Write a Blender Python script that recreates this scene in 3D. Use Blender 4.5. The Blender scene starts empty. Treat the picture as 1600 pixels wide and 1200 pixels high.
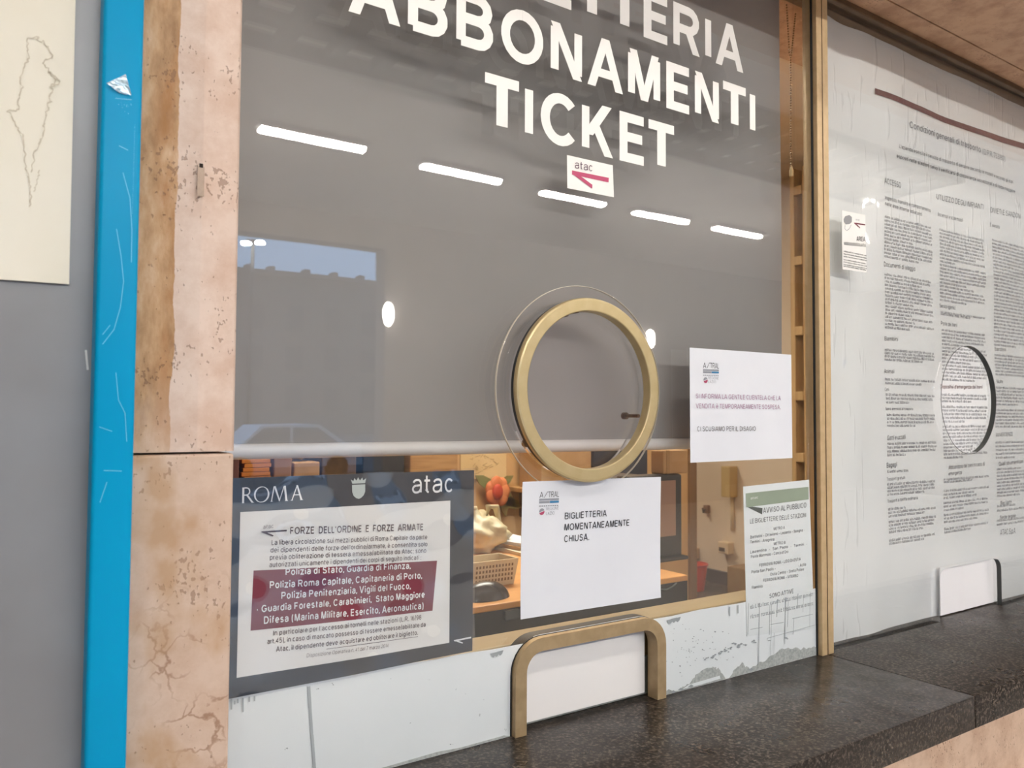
import bpy, bmesh, math, random
from mathutils import Vector, Matrix
random.seed(7)
SC = bpy.context.scene
COL = SC.collection
PI = math.pi

# ------------------------------------------------------------------ camera
FPX, YAW, PITCH, ROLL = 1245.0, math.radians(33.963), math.radians(2.2586), math.radians(.3085)
CAM = Vector((0, -1.02, 1.52))
cy, sy, cp, sp = math.cos(YAW), math.sin(YAW), math.cos(PITCH), math.sin(PITCH)
FW = Vector((sy*cp, cy*cp, sp))
_r = Vector((cy, -sy, 0)); _u = _r.cross(FW)
RT = _r*math.cos(ROLL)+_u*math.sin(ROLL)
UP = -_r*math.sin(ROLL)+_u*math.cos(ROLL)
cam = bpy.data.cameras.new('camera')
cam.sensor_width = 36; cam.lens = FPX/1600*36; cam.clip_start = .02; cam.clip_end = 400
cam.dof.use_dof = True; cam.dof.focus_distance = 1.3; cam.dof.aperture_fstop = 9
co = bpy.data.objects.new('camera', cam); COL.objects.link(co)
M = Matrix((RT, UP, -FW)).transposed().to_4x4(); M.translation = CAM
co.matrix_world = M
SC.camera = co

# ------------------------------------------------------------------ world, exposure, light levels
SC.view_settings.view_transform = 'Standard'; SC.view_settings.look = 'None'
SC.view_settings.exposure = .22; SC.view_settings.gamma = 1; SC.view_settings.use_curve_mapping = False
w = bpy.data.worlds.new('dusk_sky'); SC.world = w; w.use_nodes = True
bg = w.node_tree.nodes['Background']
bg.inputs[0].default_value = (.36, .62, 1, 1); bg.inputs[1].default_value = 3.3
LAMP_FAR, LAMP_NEAR, LAMP_OFFICE, LAMP_STREET = 190.0, 17.0, 18.0, 90.0

# ------------------------------------------------------------------ measuring helpers
def ray(u, v): return FW+RT*((u-800)/FPX)-UP*((v-600)/FPX)
def at(u, v, Y=0.0):
    d = ray(u, v); return CAM+d*((Y-CAM.y)/d.y)
def onz(u, v, Z):
    d = ray(u, v); return CAM+d*((Z-CAM.z)/d.z)
def onx(u, v, X):
    d = ray(u, v); return CAM+d*((X-CAM.x)/d.x)

# ------------------------------------------------------------------ materials
def lin(c): return c/12.92 if c <= .04045 else ((c+.055)/1.055)**2.4
def rgb(r, g, b): return (lin(r/255), lin(g/255), lin(b/255), 1)
MATS = {}
class NT:
    def __init__(s, m): s.t = m.node_tree; s.n = s.t.nodes; s.l = s.t.links
    def add(s, typ, **kw):
        n = s.n.new(typ)
        for k, v in kw.items():
            if k.startswith('i_'):
                k = k[2:]; n.inputs[int(k) if k.isdigit() else k].default_value = v
            else: setattr(n, k, v)
        return n
    def ramp(s, fac, stops):
        r = s.n.new('ShaderNodeValToRGB'); e = r.color_ramp.elements
        while len(e) < len(stops): e.new(.5)
        for q, (p, c) in zip(e, stops): q.position = p; q.color = c if len(c) == 4 else (*c, 1)
        s.l.new(fac, r.inputs[0]); return r
def mat(name, col, rough=.5, metal=0, col2=None, scale=20, bump=0, bscale=None, spec=.5, coat=0, stretch=None, emit=None, estr=0, lo=.35, hi=.65, detail=4):
    if name in MATS: return MATS[name]
    m = bpy.data.materials.new(name); m.use_nodes = True; k = NT(m); b = k.n['Principled BSDF']
    b.inputs['Base Color'].default_value = col; b.inputs['Roughness'].default_value = rough
    b.inputs['Metallic'].default_value = metal; b.inputs['Specular IOR Level'].default_value = spec
    b.inputs['Coat Weight'].default_value = coat
    if emit: b.inputs['Emission Color'].default_value = emit; b.inputs['Emission Strength'].default_value = estr
    tc = k.add('ShaderNodeTexCoord'); src = tc.outputs['Object']
    if stretch:
        mp = k.add('ShaderNodeMapping'); mp.inputs['Scale'].default_value = stretch; k.l.new(src, mp.inputs[0]); src = mp.outputs[0]
    if col2:
        n = k.add('ShaderNodeTexNoise', i_Scale=scale, i_Detail=detail); k.l.new(src, n.inputs['Vector'])
        r = k.ramp(n.outputs['Fac'], [(lo, col), (hi, col2)]); k.l.new(r.outputs[0], b.inputs['Base Color'])
    if bump:
        n = k.add('ShaderNodeTexNoise', i_Scale=bscale or scale, i_Detail=3.0); k.l.new(src, n.inputs['Vector'])
        bp = k.add('ShaderNodeBump', i_Strength=bump, i_Distance=.01); k.l.new(n.outputs['Fac'], bp.inputs['Height']); k.l.new(bp.outputs[0], b.inputs['Normal'])
    MATS[name] = m; return m
def glass_mat(name, tint, boost=1.0, wav=0.0, wscale=3, rough=0.0, ior=1.5):
    """clear sheet: straight transmission plus a Fresnel mirror on each face"""
    m = bpy.data.materials.new(name); m.use_nodes = True; k = NT(m); k.n.remove(k.n['Principled BSDF'])
    out = k.n['Material Output']
    g = k.add('ShaderNodeNewGeometry')
    mr = k.add('ShaderNodeMapRange'); mr.inputs['To Min'].default_value = ior; mr.inputs['To Max'].default_value = 1/ior
    k.l.new(g.outputs['Backfacing'], mr.inputs['Value'])
    fr = k.add('ShaderNodeFresnel'); k.l.new(mr.outputs[0], fr.inputs['IOR'])
    mu = k.add('ShaderNodeMath', operation='MULTIPLY', i_1=boost, use_clamp=True); k.l.new(fr.outputs[0], mu.inputs[0])
    tr = k.add('ShaderNodeBsdfTransparent'); tr.inputs[0].default_value = tint
    gl = k.add('ShaderNodeBsdfGlossy', i_Roughness=rough); gl.inputs[0].default_value = (1, 1, 1, 1)
    if wav:
        tc = k.add('ShaderNodeTexCoord')
        n = k.add('ShaderNodeTexNoise', i_Scale=wscale, i_Detail=1.0); k.l.new(tc.outputs['Object'], n.inputs['Vector'])
        bp = k.add('ShaderNodeBump', i_Strength=1.0, i_Distance=wav); k.l.new(n.outputs['Fac'], bp.inputs['Height']); k.l.new(bp.outputs[0], gl.inputs['Normal'])
    mx = k.add('ShaderNodeMixShader'); k.l.new(mu.outputs[0], mx.inputs[0]); k.l.new(tr.outputs[0], mx.inputs[1]); k.l.new(gl.outputs[0], mx.inputs[2])
    k.l.new(mx.outputs[0], out.inputs[0]); return m
def emis(name, col, s):
    m = bpy.data.materials.new(name); m.use_nodes = True; k = NT(m); k.n.remove(k.n['Principled BSDF'])
    e = k.add('ShaderNodeEmission', i_Strength=s); e.inputs[0].default_value = col
    k.l.new(e.outputs[0], k.n['Material Output'].inputs[0]); return m

def travertine(name, stain=None, veins=False, light=rgb(218, 196, 181), dark=rgb(202, 173, 154)):
    m = bpy.data.materials.new(name); m.use_nodes = True; k = NT(m); b = k.n['Principled BSDF']
    b.inputs['Roughness'].default_value = .55
    tc = k.add('ShaderNodeTexCoord'); P = tc.outputs['Object']
    n1 = k.add('ShaderNodeTexNoise', i_Scale=17.0, i_Detail=8.0, i_Roughness=.68); k.l.new(P, n1.inputs['Vector'])
    base = k.ramp(n1.outputs['Fac'], [(.36, dark), (.58, light)])
    cur = base.outputs[0]
    def mix(fac, c, cur):
        x = k.add('ShaderNodeMix', data_type='RGBA'); k.l.new(fac, x.inputs[0]); k.l.new(cur, x.inputs[6])
        if isinstance(c, tuple): x.inputs[7].default_value = c
        else: k.l.new(c, x.inputs[7])
        return x.outputs[2]
    def math_(op, a, b_=None, c=None):
        x = k.add('ShaderNodeMath', operation=op, use_clamp=(op in ('MULTIPLY',)))
        for i, q in enumerate((a, b_, c)):
            if q is None: continue
            if isinstance(q, (int, float)): x.inputs[i].default_value = q
            else: k.l.new(q, x.inputs[i])
        return x.outputs[0]
    sep = k.add('ShaderNodeSeparateXYZ'); k.l.new(P, sep.inputs[0])
    if stain:   # brown water stain running down a band of the stone
        x0, x1, z0 = stain
        mp = k.add('ShaderNodeMapping'); mp.inputs['Scale'].default_value = (1, 1, .35); k.l.new(P, mp.inputs[0])
        n2 = k.add('ShaderNodeTexNoise', i_Scale=26.0, i_Detail=6.0, i_Roughness=.62); k.l.new(mp.outputs[0], n2.inputs['Vector'])
        wob = math_('MULTIPLY_ADD', n2.outputs['Fac'], .022, sep.outputs['X'])
        right = k.add('ShaderNodeMapRange'); k.l.new(wob, right.inputs['Value'])
        right.inputs['From Min'].default_value = x1+.0115; right.inputs['From Max'].default_value = x1+.0105
        dn = math_('MULTIPLY_ADD', n2.outputs['Fac'], -.25, sep.outputs['Z'])
        low = k.add('ShaderNodeMapRange'); k.l.new(dn, low.inputs['Value'])
        low.inputs['From Min'].default_value = z0-.16; low.inputs['From Max'].default_value = z0+.0
        msk = math_('MULTIPLY', right.outputs[0], low.outputs[0])
        n3 = k.add('ShaderNodeTexNoise', i_Scale=34.0, i_Detail=6.0, i_Roughness=.65); k.l.new(mp.outputs[0], n3.inputs['Vector'])
        sc_ = k.ramp(n3.outputs['Fac'], [(.33, rgb(150, 106, 60)), (.5, rgb(190, 148, 104)), (.68, rgb(214, 180, 148))])
        cur = mix(math_('MULTIPLY', msk, .95), sc_.outputs[0], cur)
        # strong rust core near the right rim of the stain
        core = k.add('ShaderNodeMapRange'); k.l.new(wob, core.inputs['Value'])
        core.inputs['From Min'].default_value = x1-.012; core.inputs['From Max'].default_value = x1+.002
        n4 = k.ramp(n2.outputs['Fac'], [(.4, (0, 0, 0)), (.6, (1, 1, 1))])
        cur = mix(math_('MULTIPLY', math_('MULTIPLY', math_('MULTIPLY', core.outputs[0], msk), n4.outputs[0]), .85), rgb(164, 108, 50), cur)
    # pits
    mp2 = k.add('ShaderNodeMapping'); mp2.inputs['Scale'].default_value = (1, 1, .7); k.l.new(P, mp2.inputs[0])
    n5 = k.add('ShaderNodeTexNoise', i_Scale=230.0, i_Detail=2.0); k.l.new(mp2.outputs[0], n5.inputs['Vector'])
    n6 = k.add('ShaderNodeTexNoise', i_Scale=14.0, i_Detail=2.0); k.l.new(P, n6.inputs['Vector'])
    pit = k.ramp(math_('MULTIPLY', n5.outputs['Fac'], math_('ADD', n6.outputs['Fac'], .45)), [(.665, (0, 0, 0)), (.70, (1, 1, 1))])
    cur = mix(math_('MULTIPLY', pit.outputs[0], .55), rgb(120, 84, 60), cur)
    if veins:   # brown branching cracks low on the stone
        nd = k.add('ShaderNodeTexNoise', i_Scale=30.0, i_Detail=4.0); k.l.new(P, nd.inputs['Vector'])
        ad = k.add('ShaderNodeMix', data_type='RGBA', i_0=.05); k.l.new(P, ad.inputs[6]); k.l.new(nd.outputs['Color'], ad.inputs[7])
        vo = k.add('ShaderNodeTexVoronoi', feature='DISTANCE_TO_EDGE', i_Scale=30.0); k.l.new(ad.outputs[2], vo.inputs['Vector'])
        vm = k.ramp(vo.outputs['Distance'], [(.012, (1, 1, 1)), (.05, (0, 0, 0))])
        lowz = k.add('ShaderNodeMapRange'); k.l.new(sep.outputs['Z'], lowz.inputs['Value']); lowz.inputs['From Min'].default_value = 1.36; lowz.inputs['From Max'].default_value = 1.28
        n7 = k.add('ShaderNodeTexNoise', i_Scale=11.0, i_Detail=3.0); k.l.new(P, n7.inputs['Vector'])
        vz = k.ramp(n7.outputs['Fac'], [(.47, (0, 0, 0)), (.6, (1, 1, 1))])
        cur = mix(math_('MULTIPLY', math_('MULTIPLY', math_('MULTIPLY', vm.outputs[0], vz.outputs[0]), lowz.outputs[0]), .8), rgb(150, 112, 86), cur)
        n8 = k.add('ShaderNodeTexNoise', i_Scale=15.0, i_Detail=4.0); k.l.new(mp2.outputs[0], n8.inputs['Vector'])
        bl = k.ramp(n8.outputs['Fac'], [(.53, (0, 0, 0)), (.66, (1, 1, 1))])
        cur = mix(math_('MULTIPLY', bl.outputs[0], .75), rgb(180, 142, 104), cur)
    k.l.new(cur, b.inputs['Base Color'])
    bp = k.add('ShaderNodeBump', i_Strength=.5, i_Distance=.002); inv = math_('SUBTRACT', 1.0, pit.outputs[0])
    k.l.new(inv, bp.inputs['Height']); k.l.new(bp.outputs[0], b.inputs['Normal'])
    return m

# ------------------------------------------------------------------ mesh builder
class MB:
    def __init__(s): s.bm = bmesh.new()
    def box(s, x0, x1, y0, y1, z0, z1, bev=0, seg=2):
        if x0 > x1: x0, x1 = x1, x0
        if y0 > y1: y0, y1 = y1, y0
        if z0 > z1: z0, z1 = z1, z0
        r = bmesh.ops.create_cube(s.bm, size=1); vs = r['verts']
        for v in vs: v.co = Vector(((x0+x1)/2+v.co.x*(x1-x0), (y0+y1)/2+v.co.y*(y1-y0), (z0+z1)/2+v.co.z*(z1-z0)))
        if bev:
            es = list({e for v in vs for e in v.link_edges})
            bmesh.ops.bevel(s.bm, geom=es, offset=bev, segments=seg, affect='EDGES', profile=.5)
        return s
    def face(s, pts):
        vs = [s.bm.verts.new(p) for p in pts]
        try: s.bm.faces.new(vs)
        except ValueError: pass
        return s
    def prism(s, pts, d):
        """closed solid: planar polygon pts swept by vector d"""
        d = Vector(d); a = [s.bm.verts.new(p) for p in pts]; b = [s.bm.verts.new(Vector(p)+d) for p in pts]
        s.bm.faces.new(a); s.bm.faces.new(b[::-1])
        for i in range(len(a)):
            j = (i+1) % len(a); s.bm.faces.new((a[j], a[i], b[i], b[j]))
        return s
    def tube(s, pts, r, n=10, closed=False):
        pts = [Vector(p) for p in pts]; rings = []
        up = Vector((0, 0, 1))
        for i, p in enumerate(pts):
            t = (pts[(i+1) % len(pts)] if closed or i < len(pts)-1 else p)-(pts[i-1] if closed or i > 0 else p)
            t.normalize(); a = up if abs(t.dot(up)) < .9 else Vector((1, 0, 0))
            x = t.cross(a).normalized(); y = t.cross(x)
            rr = r[i] if isinstance(r, (list, tuple)) else r
            rings.append([s.bm.verts.new(p+x*rr*math.cos(2*PI*k/n)+y*rr*math.sin(2*PI*k/n)) for k in range(n)])
        m = len(rings)
        for i in range(m if closed else m-1):
            A, B = rings[i], rings[(i+1) % m]
            for k in range(n): s.bm.faces.new((A[k], A[(k+1) % n], B[(k+1) % n], B[k]))
        if not closed: s.bm.faces.new(rings[0][::-1]); s.bm.faces.new(rings[-1])
        return s
    def lathe(s, prof, c, axis='y', n=64, close=True, sx=1, sz=1):
        """closed profile of (radius, along) turned about an axis through c"""
        c = Vector(c); rings = []
        for k in range(n):
            a = 2*PI*k/n; ca, sa = math.cos(a)*sx, math.sin(a)*sz; row = []
            for (r, h) in prof:
                p = Vector((r*ca, h, r*sa)) if axis == 'y' else Vector((r*ca, r*sa, h)) if axis == 'z' else Vector((h, r*ca, r*sa))
                row.append(s.bm.verts.new(c+p))
            rings.append(row)
        m = len(prof)
        for k in range(n):
            A, B = rings[k], rings[(k+1) % n]
            for i in range(m if close else m-1):
                j = (i+1) % m; s.bm.faces.new((A[i], A[j], B[j], B[i]))
        return s
    def disc(s, c, r, y0, y1, n=64):
        pts = [(c[0]+r*math.cos(2*PI*k/n), y0, c[1]+r*math.sin(2*PI*k/n)) for k in range(n)]
        return s.prism(pts, (0, y1-y0, 0))
    def ell(s, c, rx, ry, rz, n=16, cut=None):
        r = bmesh.ops.create_uvsphere(s.bm, u_segments=n, v_segments=max(6, n*2//3), radius=1)
        for v in r['verts']:
            z = v.co.z
            if cut is not None: z = max(z, cut)
            v.co = Vector((c[0]+v.co.x*rx, c[1]+v.co.y*ry, c[2]+z*rz))
        return s
    def build(s, name, m, parent=None, smooth=False, recalc=True):
        if recalc: bmesh.ops.recalc_face_normals(s.bm, faces=s.bm.faces[:])
        me = bpy.data.meshes.new(name); s.bm.to_mesh(me); s.bm.free()
        if smooth:
            for p in me.polygons: p.use_smooth = True
        o = bpy.data.objects.new(name, me); COL.objects.link(o)
        if m: me.materials.append(m)
        if parent: 
            o.parent = parent; o.matrix_parent_inverse = Matrix.Translation(-world_loc(parent))
        return o
def world_loc(o):
    v = Vector(o.location)
    if o.parent: v = v+world_loc(o.parent)+o.matrix_parent_inverse.translation
    return v
def auto_smooth(o, ang=35):
    me = o.data; bm = bmesh.new(); bm.from_mesh(me)
    for f in bm.faces: f.smooth = True
    for e in bm.edges:
        if len(e.link_faces) == 2 and e.calc_face_angle(0) > math.radians(ang): e.smooth = False
    bm.to_mesh(me); bm.free(); return o
def tag(o, label, cat, group=None, kind=None):
    o['label'] = label; o['category'] = cat
    if group: o['group'] = group
    if kind: o['kind'] = kind
    return o
def empty(name, loc, label, cat, group=None):
    o = bpy.data.objects.new(name, None); COL.objects.link(o); o.location = loc; o.empty_display_size = .05
    return tag(o, label, cat, group)
def struct(o): o['kind'] = 'structure'; return o
def copy_tree(o, off):
    c = o.copy(); COL.objects.link(c); c.location = Vector(o.location)+Vector(off)
    for ch in o.children:
        d = ch.copy(); COL.objects.link(d); d.parent = c
        for g in ch.children:
            e = g.copy(); COL.objects.link(e); e.parent = d
    return c

# ------------------------------------------------------------------ lettering: a single-line grotesque, strokes given a width
def arc(cx, cy_, rx, ry, a0, a1, n=9): return [(cx+rx*math.cos(math.radians(a0+(a1-a0)*i/n)), cy_+ry*math.sin(math.radians(a0+(a1-a0)*i/n))) for i in range(n+1)]
def full(cx, cy_, rx, ry, n=22): return arc(cx, cy_, rx, ry, 90, 450, n)
X = .73   # x height
G = {}
def g(ch, width, *prims): G[ch] = (width, prims)
def Pl(*p): return ('P', list(p))
def Dg(*p): return ('D', p)
g('A', .92, Dg(0, 0, .5, 1), Dg(1, 0, .5, 1), ('H', .2, .8, .3))
g('B', .76, Pl((0, 0), (0, 1), *arc(.6, .76, .36, .24, 90, -90, 6), (0, .52)), Pl((0, .52), *arc(.62, .26, .38, .26, 90, -90, 7), (0, 0)))
g('C', .84, Pl(*arc(.5, .5, .5, .5, 42, 318, 20)))
g('D', .80, Pl((0, 0), (0, 1), *arc(.5, .5, .5, .5, 90, -90, 10), (0, 0)))
g('E', .68, Pl((1, 1), (0, 1), (0, 0), (1, 0)), Pl((0, .52), (.92, .52)))
g('F', .64, Pl((1, 1), (0, 1), (0, 0)), Pl((0, .5), (.88, .5)))
g('G', .90, Pl(*arc(.5, .5, .5, .5, 42, 345, 20), (1, .44), (.58, .44)))
g('H', .76, Pl((0, 0), (0, 1)), Pl((1, 0), (1, 1)), Pl((0, .53), (1, .53)))
g('I', 0, Pl((0, 0), (0, 1)))
g('J', .54, Pl((1, 1), (1, .3), *arc(.5, .3, .5, .3, 0, -180, 8)))
g('K', .82, Pl((0, 0), (0, 1)), Dg(.06, .36, .92, 1), Dg(.98, 0, .36, .6))
g('L', .60, Pl((0, 1), (0, 0), (1, 0)))
g('M', .90, Pl((0, 0), (0, 1)), Pl((1, 0), (1, 1)), Dg(.5, 0, .06, 1), Dg(.5, 0, .94, 1))
g('N', .76, Pl((0, 0), (0, 1)), Pl((1, 0), (1, 1)), Dg(1, 0, 0, 1))
g('O', .94, Pl(*full(.5, .5, .5, .5)))
g('P', .74, Pl((0, 0), (0, 1), *arc(.62, .73, .38, .27, 90, -90, 7), (0, .46)))
g('Q', .94, Pl(*full(.5, .5, .5, .5)), Dg(1, -.04, .6, .3))
g('R', .80, Pl((0, 0), (0, 1), *arc(.62, .74, .36, .26, 90, -90, 7), (0, .48)), Dg(1, 0, .56, .5))
g('S', .76, Pl(*arc(.5, .74, .44, .26, 25, 215, 9), *arc(.5, .27, .5, .27, 75, -160, 10)))
g('T', .76, Pl((0, 1), (1, 1)), Pl((.5, 0), (.5, 1)))
g('U', .76, Pl((0, 1), (0, .34), *arc(.5, .34, .5, .34, 180, 360, 9), (1, 1)))
g('V', .90, Dg(.5, 0, 0, 1), Dg(.5, 0, 1, 1))
g('W', 1.25, Dg(.25, 0, 0, 1), Dg(.25, 0, .5, 1), Dg(.75, 0, .5, 1), Dg(.75, 0, 1, 1))
g('X', .84, Dg(0, 0, 1, 1), Dg(1, 0, 0, 1))
g('Y', .86, Dg(.5, .42, 0, 1), Dg(.5, .42, 1, 1), Pl((.5, 0), (.5, .46)))
g('Z', .76, ('Hz', 0, 1, 1), ('Hz', 0, 1, 0), Dg(0, 0, 1, 1))
g('a', .64, Pl(*arc(.48, .5, .44, .23, 160, 90, 4), *arc(.62, .5, .38, .23, 90, 0, 5), (1, 0)), Pl((1, .43), (.45, .40), *arc(.4, .2, .4, .2, 90, 270, 8), *arc(.5, .3, .5, .3, 285, 345, 4)))
g('b', .66, Pl((0, 0), (0, 1)), Pl(*full(.5, X/2, .5, X/2)))
g('c', .62, Pl(*arc(.5, X/2, .5, X/2, 42, 318, 14)))
g('d', .66, Pl((1, 0), (1, 1)), Pl(*full(.5, X/2, .5, X/2)))
g('e', .66, Pl((0, X/2), (1, X/2), *arc(.5, X/2, .5, X/2, 0, 318, 16)))
g('f', .44, Pl((1, 1), *arc(.75, .8, .4, .2, 90, 180, 4), (.35, 0)), Pl((-.04, X-.05), (1.02, X-.05)))
g('g', .66, Pl(*full(.5, X/2, .5, X/2)), Pl((1, X), (1, -.05), *arc(.5, -.05, .5, .22, 0, -150, 7)))
g('h', .62, Pl((0, 0), (0, 1)), Pl((0, .4), *arc(.5, .45, .5, X-.45, 170, 0, 8), (1, 0)))
g('i', 0, Pl((0, 0), (0, X)), ('Dot', 0, .93))
g('j', .2, Pl((1, X), (1, -.1), (.0, -.26)), ('Dot', 1, .93))
g('k', .62, Pl((0, 0), (0, 1)), Dg(.05, .25, .9, X), Dg(.95, 0, .38, .48))
g('l', 0, Pl((0, 0), (0, 1)))
g('m', 1.02, Pl((0, 0), (0, X)), Pl((0, .42), *arc(.25, .45, .25, X-.45, 170, 0, 7), (.5, 0)), Pl((.5, .42), *arc(.75, .45, .25, X-.45, 170, 0, 7), (1, 0)))
g('n', .62, Pl((0, 0), (0, X)), Pl((0, .42), *arc(.5, .45, .5, X-.45, 170, 0, 8), (1, 0)))
g('o', .68, Pl(*full(.5, X/2, .5, X/2)))
g('p', .66, Pl((0, -.26), (0, X)), Pl(*full(.5, X/2, .5, X/2)))
g('q', .66, Pl((1, -.26), (1, X)), Pl(*full(.5, X/2, .5, X/2)))
g('r', .34, Pl((0, 0), (0, X)), Pl((0, .42), *arc(.8, .4, .8, X-.4, 170, 85, 4)))
g('s', .58, Pl(*arc(.5, .54, .44, .19, 25, 215, 7), *arc(.5, .19, .5, .19, 75, -160, 8)))
g('t', .46, Pl((.4, .97), (.4, .16), *arc(.8, .16, .4, .16, 180, 270, 4)), Pl((-.04, X-.05), (1.04, X-.05)))
g('u', .62, Pl((0, X), (0, .28), *arc(.5, .28, .5, .28, 180, 350, 7)), Pl((1, X), (1, 0)))
g('v', .66, Dg(.5, 0, 0, X), Dg(.5, 0, 1, X))
g('w', .98, Dg(.25, 0, 0, X), Dg(.25, 0, .5, X), Dg(.75, 0, .5, X), Dg(.75, 0, 1, X))
g('x', .66, Dg(0, 0, 1, X), Dg(1, 0, 0, X))
g('y', .66, Dg(.5, 0, 0, X), Dg(.3, -.26, 1, X))
g('z', .60, ('Hz', 0, 1, X), ('Hz', 0, 1, 0), Dg(0, 0, 1, X))
g('0', .64, Pl(*full(.5, .5, .5, .5)))
g('1', .3, Pl((0, .78), (1, 1), (1, 0)))
g('2', .64, Pl(*arc(.5, .7, .48, .3, 160, -30, 8), (0, 0), (1, 0)))
g('3', .64, Pl(*arc(.48, .75, .45, .25, 150, -90, 9)), Pl(*arc(.48, .26, .5, .26, 90, -150, 9)))
g('4', .68, Pl((.75, 0), (.75, 1), (0, .28), (1, .28)))
g('5', .64, Pl((.92, 1), (.15, 1), (.08, .52), *arc(.48, .32, .5, .32, 110, -150, 10)))
g('6', .64, Pl(*full(.5, .31, .5, .31)), Pl(*arc(.55, .45, .53, .55, 60, 190, 8)))
g('7', .64, ('Hz', 0, 1, 1), Dg(.25, 0, .95, 1))
g('8', .64, Pl(*full(.5, .76, .44, .24)), Pl(*full(.5, .27, .5, .27)))
g('9', .64, Pl(*full(.5, .69, .5, .31)), Pl(*arc(.45, .55, .53, .55, 240, 370, 8)))
g('.', 0, ('Dot', 0, 0)); g(',', 0, ('Dot', 0, 0), Pl((0, 0), (-.06, -.16))); g(':', 0, ('Dot', 0, 0), ('Dot', 0, .55)); g(';', 0, ('Dot', 0, .55), Pl((0, .04), (-.06, -.16)))
g("'", 0, Pl((0, .72), (0, 1))); g('-', .3, Pl((0, .36), (1, .36))); g('–', .55, Pl((0, .36), (1, .36)))
g('/', .36, Dg(0, -.05, 1, 1.05)); g('(', .34, Pl(*arc(1, .42, 1, .64, 100, 260, 10))); g(')', .34, Pl(*arc(0, .42, 1, .64, 80, -80, 10)))
G['è'] = (G['e'][0], G['e'][1]+(Dg(.6, .86, .2, 1.06),)); G['ì'] = (0, (Pl((0, 0), (0, X)), Dg(.1, .84, -.1, 1.04))); G['È'] = (G['E'][0], G['E'][1]+(Dg(.6, 1.1, .3, 1.28),))
TIGHT = {'A', 'V', 'T', 'Y', 'v', 'y', 'w', 'W', 'L', 'f', 't', 'r', '/', ','}
def stroke(pts, hw):
    """quads of a polyline with mitred joins"""
    out = []; n = len(pts)
    if n < 2: return out
    P = [Vector(p) for p in pts]; closed = (P[0]-P[-1]).length < 1e-6 and n > 3
    L, R_ = [], []
    for i in range(n):
        a = P[i-1] if i > 0 else (P[-2] if closed else None); b = P[i+1] if i < n-1 else (P[1] if closed else None)
        d1 = (P[i]-a).normalized() if a is not None else None; d2 = (b-P[i]).normalized() if b is not None else None
        d1 = d1 if d1 is not None else d2; d2 = d2 if d2 is not None else d1
        n1 = Vector((-d1.y, d1.x)); n2 = Vector((-d2.y, d2.x)); m = n1+n2
        if m.length < .2: m = n1
        m.normalize(); k = hw/max(.45, m.dot(n1))
        L.append(P[i]+m*k); R_.append(P[i]-m*k)
    for i in range(n-1): out.append([R_[i], R_[i+1], L[i+1], L[i]])
    return out
def glyph_polys(ch, w_):
    width, prims = G[ch]; out = []; bw = max(width, w_) if width else w_
    sx = lambda u: w_/2+u*(bw-w_) if width else w_/2+u
    svy = lambda v: w_/2+v*(1-w_)
    for p in prims:
        out.append(None)
        if p[0] == 'P': out += stroke([(sx(a), svy(b)) for a, b in p[1]], w_/2)
        elif p[0] == 'D':
            u0, v0, u1, v1 = p[1]; dx = (u1-u0)*(bw-w_) if width else (u1-u0); dy = v1-v0
            t = w_*math.hypot(dx, dy)/abs(dy); t = min(t, w_*1.9)
            f = (bw-t) if width else 0
            a = t/2+u0*f if width else w_/2+u0; b = t/2+u1*f if width else w_/2+u1
            out.append([Vector((a-t/2, v0)), Vector((a+t/2, v0)), Vector((b+t/2, v1)), Vector((b-t/2, v1))])
        elif p[0] == 'H':
            out.append([Vector((p[1]*bw, p[3]-w_*.45)), Vector((p[2]*bw, p[3]-w_*.45)), Vector((p[2]*bw, p[3]+w_*.45)), Vector((p[1]*bw, p[3]+w_*.45))])
        elif p[0] == 'Hz':
            v = svy(p[3]); out.append([Vector((0, v-w_/2)), Vector((bw, v-w_/2)), Vector((bw, v+w_/2)), Vector((0, v+w_/2))])
        elif p[0] == 'Dot':
            h = w_*.56; x, v = sx(p[1]), p[2]+h if p[2] == 0 else p[2]
            out.append([Vector((x-h, v-h)), Vector((x+h, v-h)), Vector((x+h, v+h)), Vector((x-h, v+h))])
    return out, bw
def layout(s, w_, space=.34, track=0):
    x = 0; polys = []
    for ch in s:
        if ch == ' ': x += space; continue
        if ch not in G: continue
        sb = (.05 if ch in TIGHT else .09)+track
        x += sb; ps, bw = glyph_polys(ch, w_); k = -1
        for p in ps:
            if p is None: k += 1
            else: polys.append((k, [(q.x+x, q.y) for q in p]))
        x += bw+sb
    return polys, x
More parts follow.
